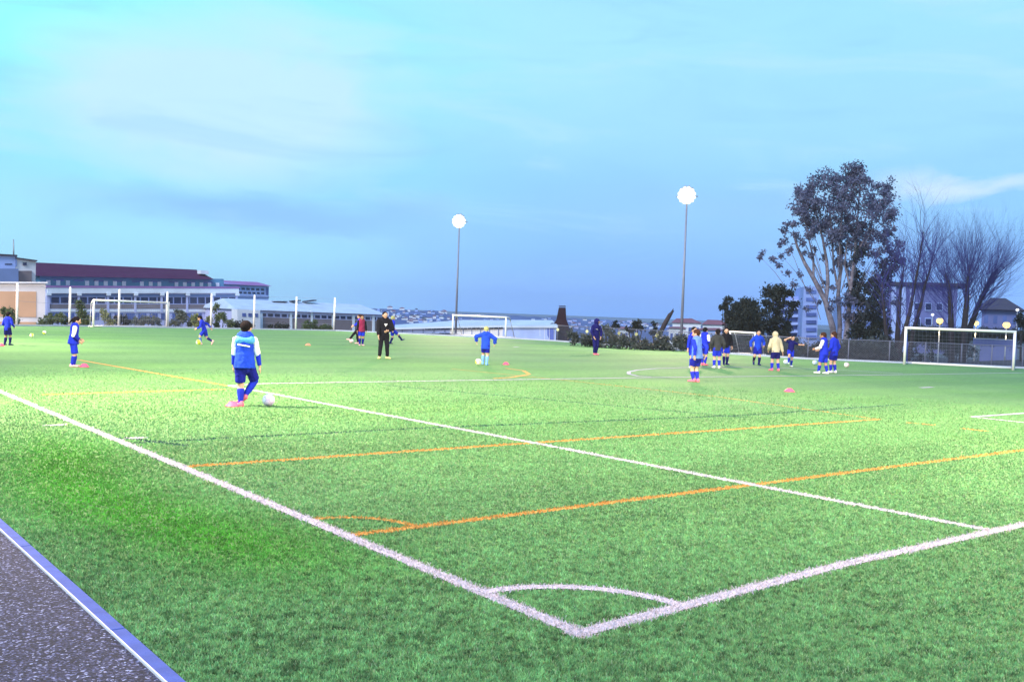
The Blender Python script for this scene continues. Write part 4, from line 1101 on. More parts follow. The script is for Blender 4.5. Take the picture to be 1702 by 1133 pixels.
stem([(62.7, 38.3, -0.47, 0.05), (62.96, 38.2, 2.31, 0.05), (63.08, 38.19, 4.62, 0.05), (63.27, 38.12, 6.94, 0.05), (63.39, 38.1, 9.25, 0.05), (63.56, 38.1, 12.95, 0.05)], .32, .05)
stem([(63.08, 38.19, 4.62, 0.05), (62.7, 38.56, 6.45, 0.05), (62.82, 38.52, 8.3, 0.05)], .14, .05)
stem([(63.27, 38.12, 6.94, 0.05), (63.97, 37.62, 8.82, 0.05), (64.84, 37.03, 11.63, 0.05)], .14, .04)
m.build('trunk', M['bark_pale'], root, True)
m = MB()
stem([(63.62, 38.46, -0.57, 0.05), (64.32, 37.98, 1.65, 0.05), (65.2, 37.39, 4.72, 0.05), (65.9, 36.91, 7.08, 0.05), (66.44, 36.52, 8.04, 0.05)], .26, .05)
m.build('trunk', M['bark_dark'], root, True)
m = MB()
for (x, y, z, r) in blobs[::3]:
    if z < 4.5: continue
    tgt = V((x, y, z)); src = V((x * .45 + rr.uniform(-.6, .6), y * .45 + rr.uniform(-.6, .6), z * .60))
    midp = src.lerp(tgt, .55) + V((0, 0, .25))
    m.tube([src, midp, tgt], [.03, .02, .008], 5, False)
m.build('limb', M['bark_pale'], root, True)

# slim leaning bare trees right of it
for i, (pts, r0, lab) in enumerate((
        ([(61.18, 33.62, -0.64, 0.04), (60.99, 33.84, 1.3, 0.04), (60.79, 34.09, 3.67, 0.04), (60.71, 34.2, 4.97, 0.04)], .20, 'straight dark bare trunk at the right foot of the eucalyptus'),
        ([(62.52, 33.83, -0.66, 0.04), (62.56, 33.87, 1.54, 0.04), (62.64, 33.88, 3.52, 0.04), (62.73, 33.87, 5.06, 0.04), (62.89, 33.79, 6.39, 0.04)], .22, 'bare tree with an upright dark trunk, first right of the eucalyptus'),
        ([(60.65, 32.75, -0.8, 0.04), (60.97, 32.57, 1.13, 0.04), (61.35, 32.33, 2.86, 0.04), (61.59, 32.2, 4.79, 0.04), (61.81, 32.09, 6.3, 0.04), (62.05, 31.98, 8.65, 0.04)], .19, 'slim bare tree leaning right, second from the eucalyptus'),
        ([(62.19, 32.81, -0.59, 0.04), (62.51, 32.64, 1.59, 0.04), (62.9, 32.39, 3.34, 0.04), (63.12, 32.27, 4.86, 0.04), (63.37, 32.1, 5.96, 0.04), (63.6, 31.97, 7.27, 0.04)], .18, 'slim bare tree leaning right, just left of the broad bare tree'))):
    x, y, z, _ = pts[0]; zb = float(terrain_z(x, y))
    root = empty('bare_tree', (x, y, zb)); tag(root, lab, 'tree', 'bare winter trees on the right')
    o = V((x, y, zb))
    m = MB(); pp = [V(p[:3]) - o for p in pts]; pp[0].z = min(pp[0].z, -.1)
    m.tube(pp, [r0 * (1 - .8 * k / (len(pp) - 1)) for k in range(len(pp))], 8); m.build('trunk', M['bark_dark'], root, True)
    m = MB(); tp = []; r2 = random.Random(50 + i)
    for k in range(2, len(pp)):
        for q in range(14 if k > 2 else 9):
            d = V((r2.gauss(0, .45), r2.gauss(0, .45), r2.uniform(.5, 1.1)))
            branch(m, tp, pp[k].lerp(pp[k - 1], r2.random()), d, r2.uniform(1.3, 2.6), .022, 3, r2, .36, .25, .2, 4, .7, (2, 3), 4)
    m.build('crown', M['twig'], root)

# broad bare tree
pt = (80.97, 38.27, -0.96)
zb = float(terrain_z(pt[0], pt[1])); o = V((pt[0], pt[1], zb))
root = empty('bare_tree', o); tag(root, 'broad bare winter tree with a haze of upright twigs above the wide goal', 'tree', 'bare winter trees on the right')
m = MB()
trs = [[(80.35, 38.77, -0.99, 0.05), (80.28, 38.92, 1.66, 0.05), (80.21, 39.05, 3.79, 0.05), (80.11, 39.19, 5.38, 0.05), (79.85, 39.45, 6.7, 0.05)], [(80.11, 37.68, -0.93, 0.05), (80.2, 37.72, 2.23, 0.05), (80.34, 37.69, 4.34, 0.05), (80.36, 37.73, 5.92, 0.05), (80.51, 37.67, 7.51, 0.05)], [(81.96, 38.76, -1.1, 0.05), (82.55, 38.39, 1.99, 0.05), (83.16, 37.98, 4.17, 0.05), (83.69, 37.62, 5.81, 0.05), (84.31, 37.18, 7.19, 0.05)]]
for k, t_ in enumerate(trs):
    pp = [V(p[:3]) - o for p in t_]; pp[0].z = -.1
    m.tube(pp, [.30, .26, .22, .16, .09], 8)
m.build('trunk', M['bark_dark'], root, True)
m = MB(); tp = []; r2 = random.Random(99)
camd = V((pt[0] + 3.77, pt[1] + 4, 0)).normalized(); sidev = V((camd.y, -camd.x, 0))
for k, t_ in enumerate(trs):
    pp = [V(p[:3]) - o for p in t_]
    for q in range(100):
        i_ = r2.choice((2, 3, 3, 4)); s_ = pp[i_].lerp(pp[i_ - 1], r2.random())
        fan = r2.gauss((-.45, .05, .6)[k], .55)
        d = sidev * fan + camd * r2.gauss(0, .35) + V((0, 0, r2.uniform(.75, 1.15)))
        branch(m, tp, s_, d, r2.uniform(1.7, 3.2), .026, 3, r2, .38, .22, .22, 4, .74, (2, 4), 3)
m.build('crown', M['twig'], root)
# ------------------------------------------------------------------ buildings
def wallmat(n, c, **k): M[n] = mat(n, c, k.pop('rough', .85), k.pop('var', .10), k.pop('scale', .5), bump=k.pop('bump', .15), bscale=6, **k)
wallmat('wall_white', (.78, .76, .82)); wallmat('wall_orange', (.66, .41, .27)); wallmat('wall_lilac', (.57, .56, .84)); wallmat('wall_blue', (.20, .27, .52))
wallmat('wall_brown', (.23, .18, .20)); wallmat('wall_paleblue', (.40, .50, .86)); wallmat('roof_red', (.070, .011, .06), scale=1.2); wallmat('roof_pink', (.34, .16, .40))
wallmat('roof_pale', (.56, .64, .78), rough=.5, bump=.05); wallmat('roof_dark', (.055, .05, .085)); wallmat('wall_turq', (.12, .30, .48)); wallmat('trim_white', (.84, .84, .92))
wallmat('wall_blue2', (.30, .38, .72)); wallmat('wall_royal', (.12, .17, .56)); wallmat('wall_dusk', (.15, .17, .40)); wallmat('rust', (.022, .006, .012), scale=3); wallmat('roof_tile', (.26, .10, .13))
M['glass'] = mat('window_glass', (.02, .025, .09), .15, .25, .7, spec=.6)
M['glass2'] = mat('window_glass_pale', (.10, .14, .40), .2, .4, .35, spec=.6)

BASE = -4.6
class Bld:
    def __init__(s, name, label, cat, origin, group=None):
        s.o = V((origin[0], origin[1], float(terrain_z(origin[0], origin[1]))))
        s.root = tag(empty(name, s.o), label, cat, group)
    def L(s, p): return V(p) - s.o
    def block(s, q, depth, name, m, parent=None, lift=0.0, bevel=0):
        """q: front corners tl, tr, br, bl; depth: vector pointing away from the viewer (or metres along +Y)"""
        if not hasattr(depth, '__len__'): depth = (0, depth, 0)
        d = V(depth); u = d.normalized()
        fr = [s.L(p) - u * lift for p in q]
        b = MB(); b.hexa([fr[3], fr[2], fr[1], fr[0]], [p + d for p in (fr[3], fr[2], fr[1], fr[0])])
        return b.build(name, M[m], parent or s.root)
    def down(s, tl, tr, z=BASE):
        return [tl, tr, (tr[0], tr[1], z), (tl[0], tl[1], z)]
    def bays(s, q, n, name, m, frac=.7, lift=.03, depth=.12, pane=None, skip=()):
        """n windows side by side inside the quad q"""
        tl, tr, br, bl = [V(p) for p in q]
        for i in range(n):
            if i in skip: continue
            a, c = (i + .5 - frac / 2) / n, (i + .5 + frac / 2) / n
            w = s.block([tl.lerp(tr, a), tl.lerp(tr, c), bl.lerp(br, c), bl.lerp(br, a)], depth, name, m, None, lift)
            if pane:
                k = .08
                t0, t1, b1, b0 = tl.lerp(tr, a), tl.lerp(tr, c), bl.lerp(br, c), bl.lerp(br, a)
                cc = (t0 + t1 + b0 + b1) / 4
                s.block([p.lerp(cc, k) for p in (t0, t1, b1, b0)], .06, 'pane', pane, w, lift + .02)

# A: low block with orange panels
q = [(10.16, 82, 2.6), (16.05, 82, 2.86), (10.17, 82, 1.96), (15.35, 82, 2.14), (15.66, 82, 2.15), (15.4, 82, -0.63), (10.22, 82, -0.74), (15.72, 82, -0.62), (10.2, 82, 0.02), (15.39, 82, 0.06), (10.21, 82, -0.41), (15.4, 82, -0.33)]
A = Bld('gym_block', 'low white-framed block with plain orange walls at the far left edge', 'building', q[1])
A.block(A.down(q[0], q[1]), 9, 'wall', 'wall_white')
A.block([q[2], q[3], q[8 + 1], q[8]], .2, 'orange_panel', 'wall_orange', lift=.05)
A.block([(q[8][0], q[8][1], q[10][2] - .0), q[11], q[5], q[6]], .2, 'base_panel', 'wall_orange', lift=.05)
a = [(10.15, 82, 2.71), (16.14, 82, 2.96), (16.15, 82, 2.84), (10.16, 82, 2.57)]
A.block(a, 9.4, 'roof_edge', 'trim_white', lift=.25)

# B: grey-blue block with mast
q = [(15.93, 118, 6.19), (21.12, 118, 6.23), (21.15, 118, 4.76), (15.96, 118, 4.46), (21.13, 118, 6.03), (23.27, 118, 5.82), (23.29, 118, 4.92), (21.15, 118, 4.83), (15.96, 118, 4.5), (21.28, 118, 4.8), (15.99, 118, 2.6), (21.32, 118, 2.85), (21.16, 118, 4.56), (22.79, 118, 4.65), (22.82, 118, 2.92), (21.19, 118, 2.85)]
B = Bld('service_block', 'pale blue flat-roofed block with an aerial mast behind the orange-walled block', 'building', q[2])
B.block([q[0], q[1], (q[1][0], q[1][1], BASE), (q[0][0], q[0][1], BASE)], 9, 'wall', 'wall_paleblue')
B.block([q[4], q[5], (q[5][0], q[5][1], BASE), (q[4][0], q[4][1], BASE)], 7, 'wall', 'wall_white', lift=-.05)
B.block([q[8], q[9], q[11], q[10]], .6, 'lower_wall', 'wall_blue', lift=.8)
B.block([q[12], q[13], q[14], q[15]], .5, 'brown_panel', 'wall_brown', lift=.3)
a = [(15.92, 118, 6.35), (21.24, 118, 6.37), (21.25, 118, 6.2), (15.93, 118, 6.15), (21.06, 118, 6.09), (23.33, 118, 5.9), (23.34, 118, 5.75), (21.07, 118, 5.95), (21.89, 118, 5.56), (22.26, 118, 5.58), (22.27, 118, 5.24), (21.89, 118, 5.22), (20.03, 118, 5.31), (20.77, 118, 5.35), (20.77, 118, 5.22), (20.03, 118, 5.17), (21.09, 118, 6.33), (21.24, 118, 6.31), (21.27, 118, 5.04), (21.11, 118, 5.03)]
B.block(a[0:4], 9.4, 'roof_slab', 'roof_dark', lift=.3); B.block(a[4:8], 7.4, 'roof_slab', 'roof_dark', lift=.3)
B.block(a[8:12], .2, 'window', 'glass', lift=.12); B.block(a[12:16], .2, 'window', 'glass', lift=.06); B.block(a[16:20], .3, 'downpipe', 'wall_blue', lift=.12)
p0, p1 = [(21.54, 121, 6.43), (21.47, 121, 8.25)]
m = MB(); m.tube([B.L(p0) - V((0, 0, .6)), B.L(p1)], [.10, .06], 8); m.build('aerial_mast', M['galvanised'], B.root, True)

# C: long school building with dark red roof
q = [(29.59, 140, 2.97), (56.86, 140, 4.07), (56.88, 140, 3.37), (29.61, 140, 2.19)]
C_ = Bld('school_building', 'long two-storey school with a dark red roof and white upper fascia', 'building', q[0])
body = [(29.59, 140, 2.81), (56.76, 140, 3.92), (56.99, 140, -3.42), (29.74, 140, -3.79)]
C_.block(C_.down(body[0], body[1]), 14, 'wall', 'wall_lilac')
C_.block(q, 14.4, 'fascia', 'trim_white', lift=.5)
a = [(29.43, 140, 3.25), (56.95, 140, 4.37), (56.95, 140, 4.07), (29.44, 140, 2.96)]
C_.block(a, 14.6, 'ledge', 'roof_pink', lift=.55)
u = [(29.99, 146, 4.77), (57.04, 146, 5.59), (57.08, 146, 4.2), (30.03, 146, 2.98)]
C_.block(u, 9, 'upper_storey', 'wall_turq')
u2 = [(30.48, 146, 4.07), (56.66, 146, 4.95), (56.68, 146, 4.38), (30.5, 146, 3.34)]
C_.bays(u2, 20, 'window', 'trim_white', .42, .10, .2, skip=(3, 9, 13))
C_.bays([(31.11, 146, 4.31), (55.86, 146, 5.1), (55.87, 146, 4.82), (31.12, 146, 3.97)], 9, 'upper_window', 'glass2', .5, .06, .12)
r = [(29.21, 144.6, 4.61), (54.91, 144.6, 5.4), (54.3, 144.6, 6.53), (29.33, 144.6, 6.26)]
rp = [V(p) for p in r]
b = MB(); back = V((0, 12, 0)); f0, f1 = C_.L(rp[0]), C_.L(rp[1])
rt0, rt1 = C_.L(rp[3]) + V((.3, 4.5, .35)), C_.L(rp[2]) + V((-.6, 4.5, .38))
b.add([f0, f1, f1 + back, f0 + back, rt0, rt1, rt1 + V((0, 2.2, 0)), rt0 + V((0, 2.2, 0))], [(3, 2, 1, 0), (0, 1, 5, 4), (1, 2, 6, 5), (2, 3, 7, 6), (3, 0, 4, 7), (4, 5, 6, 7)])
b.build('roof', M['roof_red'], C_.root)
c = [(53.19, 146, 6.76), (54.45, 146, 6.74), (54.47, 146, 6.17), (53.21, 146, 6.2)]
C_.block(c, 1.5, 'chimney', 'trim_white', lift=.2)
C_.block([(29.91, 140, 2.12), (56.59, 140, 3.16), (56.6, 140, 2.8), (29.92, 140, 1.83)], .25, 'sun_screen', 'wall_blue', lift=.12)
C_.bays([(30.08, 140, 1.71), (56.61, 140, 2.71), (56.64, 140, 1.74), (30.1, 140, 0.85)], 22, 'window', 'glass2', .86, .05, .2, pane='glass')
C_.block([(29.79, 140, 0.71), (56.74, 140, 1.6), (56.76, 140, 0.95), (29.8, 140, 0.13)], .3, 'spandrel', 'wall_brown', lift=.10)
C_.block([(29.65, 140, 0.05), (56.86, 140, 0.86), (56.87, 140, 0.44), (29.66, 140, -0.32)], .3, 'sill_band', 'trim_white', lift=.16)
C_.bays([(30.12, 140, -0.48), (56.49, 140, 0.2), (56.52, 140, -0.82), (30.14, 140, -1.39)], 16, 'lower_window', 'glass2', .7, .05, .2)
for k, uu in enumerate((0., .145, .29, .43, .57, .71, .855, .995)):
    a = [V(p) for p in [(29.76, 140, 2.28), (56.78, 140, 3.37), (56.79, 140, 2.95), (29.77, 140, 1.91)]]
    x_ = a[0].lerp(a[1], uu); y_ = a[3].lerp(a[2], uu)
    C_.block([x_ - V((.28, 0, 0)), x_ + V((.28, 0, 0)), y_ + V((.28, 0, 0)), y_ - V((.28, 0, 0))], .5, 'bracket', 'trim_white', lift=.62)
    z_ = V([(29.82, 140, -0.48), (56.87, 140, 0.3)][0]).lerp(V([(29.82, 140, -0.48), (56.87, 140, 0.3)][1]), uu)
    C_.block([y_ - V((.16, 0, 0)), y_ + V((.16, 0, 0)), z_ + V((.16, 0, 0)), z_ - V((.16, 0, 0))], .3, 'pilaster', 'wall_lilac', lift=.2)

# D: pinkish flat-roofed wing behind
q = [(66.22, 178, 5.87), (79.35, 178, 5.38), (79.52, 178, 0.11), (66.39, 178, -0.28)]
D_ = Bld('classroom_wing', 'blue wing with a pinkish flat roof and two rows of dark windows behind the school', 'building', q[1])
D_.block(D_.down(q[0], q[1]), 12, 'wall', 'wall_paleblue')
a = [V(p) for p in [(65.98, 178, 6.14), (78.18, 178, 6.22), (79.74, 178, 5.46), (66, 178, 5.4)]]
b = MB(); f = [D_.L(p) for p in a]
b.hexa([f[3] + V((0, -.6, 0)), f[2] + V((0, -.6, 0)), f[2] + V((0, 13, 0)), f[3] + V((0, 13, 0))], [f[0] + V((0, 3, 0)), f[1] + V((0, 3, 0)), f[1] + V((0, 9, 0)), f[0] + V((0, 9, 0))]); b.build('roof', M['roof_pink'], D_.root)
D_.bays([(72.48, 178, 4.89), (78.47, 178, 4.92), (78.49, 178, 4.5), (72.49, 178, 4.48)], 6, 'window', 'glass', .66, .06, .2)
D_.bays([(73, 178, 4.09), (78.5, 178, 4.15), (78.51, 178, 3.81), (73.01, 178, 3.74)], 6, 'window', 'glass', .66, .06, .2)
D_.block([(72.65, 178, 3.31), (79.42, 178, 3.4), (79.43, 178, 3.1), (72.66, 178, 2.96)], .3, 'band', 'wall_blue', lift=.1)
D_.bays([(78.6, 178, 5.11), (79.36, 178, 5.09), (79.41, 178, 3.7), (78.64, 178, 3.67)], 1, 'corner_window', 'glass2', .7, .06, .2)

# E: long white hall
q = [(51.81, 128, 0.89), (76.13, 128, 0.8), (76.26, 128, -2.65), (51.92, 128, -2.99)]
E_ = Bld('long_hall', 'long low white hall with a pale pitched roof and a strip of small dark windows', 'building', q[1])
E_.block(E_.down(q[0], q[1]), 14, 'wall', 'wall_lilac')
a = [V(p) for p in [(51.45, 128, 0.93), (76.35, 128, 0.86), (75.21, 128, 2), (52.3, 128, 2.11)]]
b = MB(); f = [E_.L(p) for p in a]
e0, e1 = f[0] + V((0, -.5, 0)), f[1] + V((0, -.5, 0)); r0, r1 = f[3] + V((0, 6.5, .35)), f[2] + V((0, 6.5, .35))
b.add([e0, e1, e1 + V((0, 15, 0)), e0 + V((0, 15, 0)), r0, r1], [(3, 2, 1, 0), (0, 1, 5, 4), (1, 2, 5), (2, 3, 4, 5), (3, 0, 4)]); b.build('roof', M['roof_pale'], E_.root)
for (u0, v0, u1, v1) in ((488, 500.5, 500, 499), (515, 500, 534, 497.5)):
    w = [V(p) for p in [(21.56, 132, 38.38), (21.63, 132, 38.32)]]
k_ = [(59.64, 133, 2.31), (61.9, 133, 2.39), (61.9, 133, 2.25), (59.65, 133, 2.17), (62.69, 133, 2.47), (64.08, 133, 2.66), (64.09, 133, 2.49), (62.69, 133, 2.33), (64.9, 133, 2.5), (66.73, 133, 2.8), (66.74, 133, 2.62), (64.9, 133, 2.36)]
for i in range(3): E_.block(k_[4 * i:4 * i + 4], 1.2, 'roof_panel', 'roof_dark')
E_.bays([(55.25, 128, 0.48), (75.7, 128, 0.41), (75.72, 128, -0.01), (55.27, 128, 0.05)], 19, 'window', 'glass', .72, .06, .2)
E_.block([(55.09, 128, -0.08), (75.95, 128, -0.15), (76.01, 128, -1.9), (55.15, 128, -2.08)], .2, 'lower_wall', 'wall_brown', lift=.08)
for uu in (433, 483, 518, 553, 586, 619):
    t_ = 514.5 + (uu - 394) * .0366
    w = [V(p) for p in ([(55.35, 128, 0.44), (55.45, 128, -2.94)][0], [(55.35, 128, 0.44), (55.45, 128, -2.94)][1])]
PIL = [(55.16, 128, 0.52), (55.62, 128, 0.52), (55.72, 128, -2.59), (55.26, 128, -2.59), (59.84, 128, 0.7), (60.22, 128, 0.7), (60.34, 128, -2.69), (59.95, 128, -2.7), (63.22, 128, 1.12), (63.57, 128, 1.11), (63.7, 128, -2.65), (63.35, 128, -2.65), (66.74, 128, 0.68), (67.15, 128, 0.67), (67.26, 128, -2.59), (66.85, 128, -2.6), (70.24, 128, 0.68), (70.66, 128, 0.68), (70.78, 128, -2.54), (70.36, 128, -2.55), (73.74, 128, 0.69), (74.17, 128, 0.68), (74.29, 128, -2.49), (73.86, 128, -2.5)]
for i in range(6): E_.block(PIL[4 * i:4 * i + 4], .4, 'pilaster', 'trim_white', lift=.16)
E_.block([(50.96, 126, 0.95), (54.35, 126, 0.93), (54.46, 126, -2.53), (51.07, 126, -2.58)], 2, 'porch', 'wall_white', lift=.1)
E_.bays([(51.5, 126, 0.46), (54.18, 126, 0.45), (54.2, 126, -0.06), (51.52, 126, -0.04)], 3, 'porch_window', 'glass2', .6, .16, .2)

# F: pale sheds beyond the middle goal, front facing the pitch
q = [(48.24, 82.43, -0.35), (51.98, 75.62, 0.23), (51.99, 75.54, -1.39), (48.26, 82.37, -1.74), (51.98, 75.62, 0.32), (53.01, 68.39, 0.61), (53.04, 68.31, -1.33), (52, 75.53, -1.69), (53.01, 68.39, 0.64), (51.69, 59.21, 0.88), (51.71, 59.12, -1.15), (53.04, 68.29, -1.61)]
F1 = Bld('sports_shed', 'long pale shed with a whitish sloping roof behind the middle goal', 'building', q[5])
dv = V((.62, .78, 0))
def seg(Bd, tl, tr, m, dep, nm='wall', lift=0): return Bd.block([tl, tr, (tr[0], tr[1], BASE), (tl[0], tl[1], BASE)], tuple(dv * dep), nm, m, lift=lift)
seg(F1, q[0], q[1], 'wall_paleblue', 9); seg(F1, q[4], q[5], 'wall_white', 9); seg(F1, q[8], q[9], 'wall_paleblue', 9)
a = [(47.89, 82.08, -0.22), (51.69, 75.21, 0.3), (56.51, 79.7, 0.92), (51.61, 87.43, -0.04), (51.55, 75.32, 0.28), (52.79, 67.93, 0.64), (59.28, 68.53, 1.27), (56.41, 79.78, 0.91), (52.71, 68, 0.59), (51.48, 58.74, 0.87), (59.28, 68.53, 1.28), (56.28, 72.2, 1.12)]
for i in range(3):
    f = [F1.L(p) for p in a[4 * i:4 * i + 4]]
    b = MB(); dd = V((.62, .78, 0)) * .5
    b.hexa([f[0] - V((0, 0, .18)), f[1] - V((0, 0, .18)), f[2] - V((0, 0, .18)), f[3] - V((0, 0, .18))], f); b.build('roof', M['roof_pale'], F1.root)
def strip(Bd, pts, n, nm, m, frac, lift=.05):
    tl, tr, br, bl = [V(p) for p in pts]
    for i in range(n):
        a_, c_ = (i + .5 - frac / 2) / n, (i + .5 + frac / 2) / n
        Bd.block([tl.lerp(tr, a_), tl.lerp(tr, c_), bl.lerp(br, c_), bl.lerp(br, a_)], tuple(dv * .25), nm, m, lift=lift)
strip(F1, [(49.87, 79.85, -0.18), (51.98, 75.61, 0.13), (51.98, 75.61, -0.03), (49.88, 79.84, -0.33)], 9, 'window', 'glass', .92, .12)
strip(F1, [(52.02, 75.58, 0.15), (53.02, 68.39, 0.46), (53.02, 68.38, 0.3), (52.03, 75.57, -0.02)], 12, 'window', 'glass', .85, .12)
strip(F1, [(49.13, 80.95, -0.24), (51.98, 75.61, 0.02), (51.99, 75.56, -1.15), (49.14, 80.9, -1.42)], 5, 'blue_post', 'wall_blue', .09, .14)
strip(F1, [(52.03, 75.57, 0.05), (53.02, 68.38, 0.33), (53.03, 68.32, -0.93), (52.04, 75.51, -1.27)], 6, 'blue_post', 'wall_blue', .08, .14)
strip(F1, [(50.25, 79.28, -0.48), (51.17, 77.39, -0.39), (51.18, 77.38, -0.63), (50.25, 79.27, -0.74)], 1, 'vent_window', 'glass', .95, .16)
strip(F1, [(51.48, 76.76, -0.42), (51.98, 75.59, -0.37), (51.99, 75.58, -0.67), (51.48, 76.75, -0.72)], 1, 'vent_window', 'glass', .95, .16)
strip(F1, [(53.01, 67.11, 0.54), (51.69, 59.21, 0.78), (51.71, 59.14, -0.63), (53.03, 67.05, -0.87)], 4, 'blue_panel', 'wall_royal', .55, .10)
strip(F1, [(53.01, 67.11, 0.51), (51.69, 59.21, 0.75), (51.71, 59.14, -0.63), (53.03, 67.05, -0.87)], 10, 'rib', 'trim_white', .07, .16)

# rust-dark tapered stack
ts = [V(p) for p in [(54.48, 62.16, 2.48), (54.95, 61.79, 2.5), (55.28, 61.4, -0.75), (53.88, 62.52, -0.82), (54.32, 62.25, 1.38), (55, 61.7, 1.41), (54.07, 62.43, 0.83), (55.18, 61.54, 0.88), (53.95, 62.51, 0.38), (55.27, 61.46, 0.45)]]
S_ = Bld('tapered_stack', 'dark maroon tapered stack with a flat top beside the pale shed', 'chimney', ((ts[2].x + ts[3].x) / 2, (ts[2].y + ts[3].y) / 2))
b = MB()
prof = [(-.72, .98, 2.0), (-.70, .95, None)]
lv = [(ts[0], ts[1], .22), (ts[4], ts[5], .34), (ts[6], ts[7], .55), (ts[3], ts[2], .75)]
rings = []
for l_, r_, dp in lv:
    l2, r2_ = S_.L(l_), S_.L(r_)
    w = V((.62, .78, 0)) * dp
    rings.append([l2 - w, r2_ - w, r2_ + w, l2 + w])
rings[-1] = [V((p.x, p.y, -.2)) for p in rings[-1]]
for a_, c_ in zip(rings[:-1], rings[1:]): b.hexa(c_, a_)
b.build('shaft', M['rust'], S_.root)
b = MB(); b.hexa([p * 1.0 + V((0, 0, .06)) for p in rings[0]], [p * 1.0 + V((0, 0, .16)) for p in rings[0]]); b.build('cap', M['rust'], S_.root)
b = MB(); l_ = S_.L(ts[8]); b.capsule(l_ + V((.1, .1, -.3)), l_ + V((.25, .1, .35)), .30, .34); b.build('hopper', M['rust'], S_.root, True)
b = MB(); l_ = S_.L(ts[9]); b.capsule(l_ + V((-.25, .0, -.6)), l_ + V((-.1, .0, -.1)), .34, .3); b.build('hopper', M['rust'], S_.root, True)

# houses with reddish roofs right of the nearer mast
def house(label, pts, D, depth=8, roof='roof_tile', wall='wall_white', nwin=4, group=None, name='house', over=.3):
    """pts: eave left, eave right, ridge left, ridge right (world)"""
    el, er, rl, rrr = [V(p) for p in pts]
    o_ = (el + er) / 2
    H_ = Bld(name, label, 'house', o_, group)
    zb = float(terrain_z(o_.x, o_.y)) - .3
    d = V((o_.x + 3.77, o_.y + 4, 0)).normalized()
    H_.block([el, er, (er.x, er.y, zb), (el.x, el.y, zb)], tuple(d * depth), 'wall', wall)
    s_ = (er - el).normalized()
    f = [H_.L(el - s_ * over - d * over), H_.L(er + s_ * over - d * over), H_.L(er + s_ * over + d * (depth + over)), H_.L(el - s_ * over + d * (depth + over))]
    g0, g1 = H_.L(rl + d * depth * .5), H_.L(rrr + d * depth * .5)
    b = MB(); b.add(f + [g0, g1], [(3, 2, 1, 0), (0, 1, 5, 4), (1, 2, 5), (2, 3, 4, 5), (3, 0, 4)]); b.build('roof', M[roof], H_.root)
    dn = V((0, 0, -.8)) 
    for i in range(nwin):
        a_, c_ = (i + .28) / nwin, (i + .72) / nwin
        t0, t1 = el.lerp(er, a_) + dn, el.lerp(er, c_) + dn
        H_.block([t0, t1, t1 + V((0, 0, -1.1)), t0 + V((0, 0, -1.1))], tuple(d * .2), 'window', 'glass2', lift=.06)
    return H_
house('white house with a reddish roof just right of the nearer floodlight mast', [(124.32, 111.29, 1.23), (128.18, 108.2, 1.31), (124.8, 110.93, 1.99), (126.94, 109.22, 2.09)], 170)
house('lower white house in front of the red-roofed house by the nearer mast', [(108.82, 98.04, 0.44), (110.85, 96.41, 0.44), (109.11, 97.81, 0.64), (110.56, 96.66, 0.71)], 150, nwin=3)
house('pale house with a tiled roof left of the dark round bush', [(136.21, 114.58, 1.07), (139.51, 111.94, 1.11), (136.89, 114.07, 1.99), (138.98, 112.4, 1.98)], 180, nwin=5)
house('pale blue house half hidden behind the clustered players', [(120.04, 101.86, 0.23), (123.14, 99.39, 0.27), (120.5, 101.5, 0.55), (122.82, 99.65, 0.65)], 160, wall='wall_paleblue', nwin=4)
house('small white house on the skyline left of the leaning trunk', [(159.54, 159.9, -1), (161.54, 158.3, -0.98), (159.87, 159.66, -0.42), (161.2, 158.6, -0.36)], 230, nwin=2)

# apartment tower behind the eucalyptus
q = [(154.94, 112.61, 6.83), (158.98, 109.39, 7.26), (159.09, 108.95, -2.49), (155.05, 112.18, -2.68), (152.46, 104.42, 8.84), (154.74, 102.59, 8.95), (154.87, 102.07, -2.75), (152.59, 103.89, -2.86)]
T = Bld('apartment_building', 'pale blue apartment block with stacked balconies behind the eucalyptus', 'building', q[1])
dT = V((.75, .66, 0))
T.block([q[0], q[1], (q[1][0], q[1][1], -3), (q[0][0], q[0][1], -3)], tuple(dT * 12), 'wall', 'wall_blue2'); T.block([q[4], q[5], (q[5][0], q[5][1], -3), (q[4][0], q[4][1], -3)], tuple(dT * 14), 'wall', 'wall_blue2')
tl, tr, br, bl = [V(p) for p in q[0:4]]
for i in range(6):
    a_, c_ = .06 + i * .155, .06 + i * .155 + .05
    T.block([tl.lerp(bl, a_) , tr.lerp(br, a_), tr.lerp(br, c_), tl.lerp(bl, c_)], tuple(dT * 1.2), 'balcony', 'wall_paleblue', lift=1.0)
    T.block([tl.lerp(bl, c_ + .01).lerp(tr.lerp(br, c_ + .01), .1), tl.lerp(bl, c_ + .01).lerp(tr.lerp(br, c_ + .01), .9), tl.lerp(bl, c_ + .08).lerp(tr.lerp(br, c_ + .08), .9), tl.lerp(bl, c_ + .08).lerp(tr.lerp(br, c_ + .08), .1)], tuple(dT * .2), 'window_band', 'glass2', lift=.05)
tl, tr, br, bl = [V(p) for p in q[4:8]]
for i in range(7):
    a_ = .06 + i * .12; c_ = a_ + .055
    T.block([tl.lerp(bl, a_).lerp(tr.lerp(br, a_), .15), tl.lerp(bl, a_).lerp(tr.lerp(br, a_), .8), tl.lerp(bl, c_).lerp(tr.lerp(br, c_), .8), tl.lerp(bl, c_).lerp(tr.lerp(br, c_), .15)], tuple(dT * .2), 'window_band', 'glass2', lift=.06)
q = [(174.13, 110.07, 6.87), (180.89, 104.66, 7.18), (181.01, 104.19, -3.33), (174.24, 109.59, -3.64)]
T2 = Bld('apartment_building', 'pale block glimpsed between the eucalyptus trunks', 'building', q[1])
